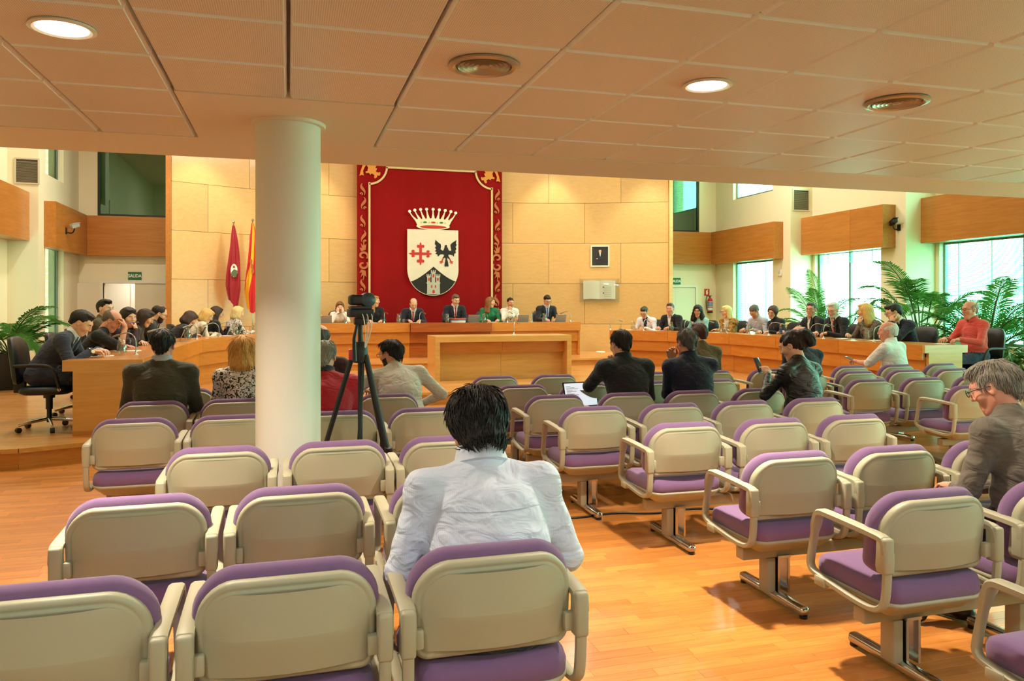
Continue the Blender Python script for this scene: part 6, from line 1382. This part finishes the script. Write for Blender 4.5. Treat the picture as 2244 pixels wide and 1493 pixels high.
# ------------------------------------------------------------------ plants
M_leaf = translucent('palm_leaf', '#4a7d34', .35); M_leaf2 = mat('lily_leaf', '#3a5e26', .4, var=.3, vscale=7); M_stem = mat('palm_stem', '#4a5a2a', .6); M_soil = mat('soil', '#2a1e14', .95)
def frond(n, L, arch, rnd, leaf=.32, droop=.5):
    """rachis along +y, arching; returns mesh"""
    b = MB(); pts = []
    for k in range(n + 1):
        f = k / n; pts.append(Vector((.03 * math.sin(f * 3), L * (math.sin(f * arch) / arch), L * (.75 * f - .62 * f * f * arch))))
    b.tube([tuple(p) for p in pts], [.012 * (1 - .85 * k / n) + .002 for k in range(n + 1)], 5, 1)
    for k in range(int(n * .10), n + 1):
        f = k / n; d = (pts[k] - pts[k - 1]).normalized(); up = Vector((1, 0, 0)).cross(d).normalized(); le = leaf * math.sin(math.pi * min(1, .18 + f * .80)) ** .8
        for s in (-1, 1):
            v = (Vector((s, 0, 0)) * .82 + d * .62 + up * .12 + Vector((0, 0, rnd.uniform(-.1, .1)))).normalized(); le2 = le * rnd.uniform(.85, 1.1); w = .014
            m1 = pts[k] + v * le2 * .5 + Vector((0, 0, -droop * .10 * le2)); m2 = pts[k] + v * le2 * .95 + Vector((0, 0, -droop * .55 * le2)); sd = d * w
            b.add([tuple(pts[k] - sd * .5), tuple(pts[k] + sd * .5), tuple(m1 + sd), tuple(m1 - sd), tuple(m2)], [(0, 1, 2, 3), (3, 2, 4)])
    return b
def palm(name, label, loc, specs, pot=(.28, .6), seed=1, stemz=.25, lily=0, potm=None, group=None):
    t = thing(name, label, 'plant', loc, 0, group); rnd = random.Random(seed); r, hgt = pot
    MB().lathe([(r * .86, 0), (r * .9, .02), (r, hgt - .03), (r * 1.03, hgt), (r * .93, hgt), (r * .9, hgt - .06), (.001, hgt - .06)], 28, cap1=False).build('pot', potm or M_black, t, 40)
    MB().lathe([(.001, hgt - .035), (r * .9, hgt - .045)], 20, cap1=False).build('soil', M_soil, t)
    specs = list(specs) + [((a_ + 24) % 360, max(30, e_ - 9), l_ * .86, ar_ * 1.15, lf_) for (a_, e_, l_, ar_, lf_) in specs]
    for (az, el_a, L, arch, lf) in specs:
        b = frond(46, L * 1.15, arch, rnd, lf); Mx = T(rnd.uniform(-.05, .05), rnd.uniform(-.05, .05), hgt - .04) @ Matrix.Rotation(R(az), 4, 'Z'); top = Vector((0, math.cos(R(el_a)) * stemz, math.sin(R(el_a)) * stemz))
        q = MB().tube([(0, 0, 0), tuple(top * .5), tuple(top)], [.014, .012, .011], 6, 1, Mx); q.add(b.v, b.f, 0, Mx @ Matrix.Translation(top) @ Matrix.Rotation(R(el_a - 40), 4, 'X')); q.m[-len(b.f):] = b.m
        q.build('frond', [M_leaf, M_stem], t, 60)
    return t
rr_ = random.Random(11)
palm('potted_palm', 'potted palm in black pot by the left windows', (-4.45, 14.6, Z1), [(-70, 52, .95, 1.2, .30), (-95, 40, .9, 1.4, .30), (-30, 60, 1.0, 1.2, .30), (20, 55, .9, 1.3, .28), (70, 50, .8, 1.3, .28), (150, 58, .9, 1.2, .30), (-140, 45, .85, 1.4, .28), (110, 45, .8, 1.4, .26), (-115, 66, 1.0, 1.0, .30)], (.29, .60), 3)
palm('window_palm', 'small palm with spread fronds before the middle right window', (11.9, 15.3, Z1), [(110, 40, 1.15, 1.3, .34), (75, 45, 1.1, 1.3, .34), (180, 60, 1.3, .9, .34), (-60, 45, 1.1, 1.2, .34), (-100, 40, 1.1, 1.4, .34), (30, 62, 1.0, 1.1, .3), (130, 70, 1.2, .8, .32), (-20, 75, 1.45, .6, .34)], (.28, .55), 5, .35)
palm('tall_palm', 'tall thin palm with arching fronds between red shirt and window', (11.75, 12.2, Z1), [(95, 74, 1.35, 1.0, .40), (60, 66, 1.1, 1.3, .40), (130, 70, 1.1, 1.2, .36), (-50, 62, 1.0, 1.3, .36), (-110, 60, 1.0, 1.2, .36), (170, 50, .95, 1.2, .34), (20, 50, .9, 1.3, .34)], (.26, .5), 8, .88)
t = palm('dense_palm', 'dense wide palm in front of the large right window', (11.75, 10.75, Z1), [(100, 58, 1.35, 1.1, .42), (70, 46, 1.3, 1.3, .42), (130, 40, 1.25, 1.4, .42), (165, 52, 1.3, 1.2, .40), (-150, 48, 1.3, 1.3, .40), (-110, 60, 1.35, 1.1, .42), (-75, 46, 1.25, 1.3, .42), (-30, 50, 1.2, 1.3, .40), (10, 56, 1.2, 1.2, .40), (40, 66, 1.3, .9, .40), (-60, 72, 1.4, .8, .40), (150, 72, 1.4, .9, .40)], (.30, .45), 9, .42)
# leafy shrub at the foot of the palm: every leaf a part
t = thing('leafy_shrub', 'low dark green leafy shrub below the dense palm', 'plant', (11.05, 9.9, Z1)); rnd = random.Random(21)
MB().lathe([(.30, 0), (.34, .22), (.36, .24), (.33, .24), (.30, .20), (.001, .19)], 24, cap1=False).build('pot', M_black, t, 40)
lfm = MB().add([(0, 0, 0), (-.035, .08, .012), (0, .08, 0), (.035, .08, .012), (-.045, .16, .010), (0, .16, -.004), (.045, .16, .010), (-.026, .25, -.008), (0, .25, -.018), (.026, .25, -.008), (0, .32, -.05)], [(0, 2, 1), (0, 3, 2), (1, 2, 5, 4), (2, 3, 6, 5), (4, 5, 8, 7), (5, 6, 9, 8), (7, 8, 10), (8, 9, 10)]).mesh('leaf', M_leaf2, 60)
for k in range(230):
    a = rnd.uniform(0, 2 * math.pi); q = rnd.random(); rad = .12 + .50 * math.sqrt(rnd.random()); z = .26 + .50 * (1 - (rad / .66) ** 2) * rnd.uniform(.5, 1.1) + rnd.uniform(-.05, .05)
    o = obj('leaf', lfm, t, (rad * math.cos(a), rad * math.sin(a), max(z, .16))); o.rotation_euler = (R(rnd.uniform(-40, 35)), R(rnd.uniform(-25, 25)), a - math.pi / 2 + rnd.uniform(-.7, .7)); s = rnd.uniform(.6, 1.0); o.scale = (s, s, s)
st = MB()
for k in range(24): a = rnd.uniform(0, 6.28); st.tube([(0, 0, .19), (.15 * math.cos(a), .15 * math.sin(a), .4), (.36 * math.cos(a), .36 * math.sin(a), .45)], [.008, .006, .003], 5)
st.build('stems', M_stem, t)
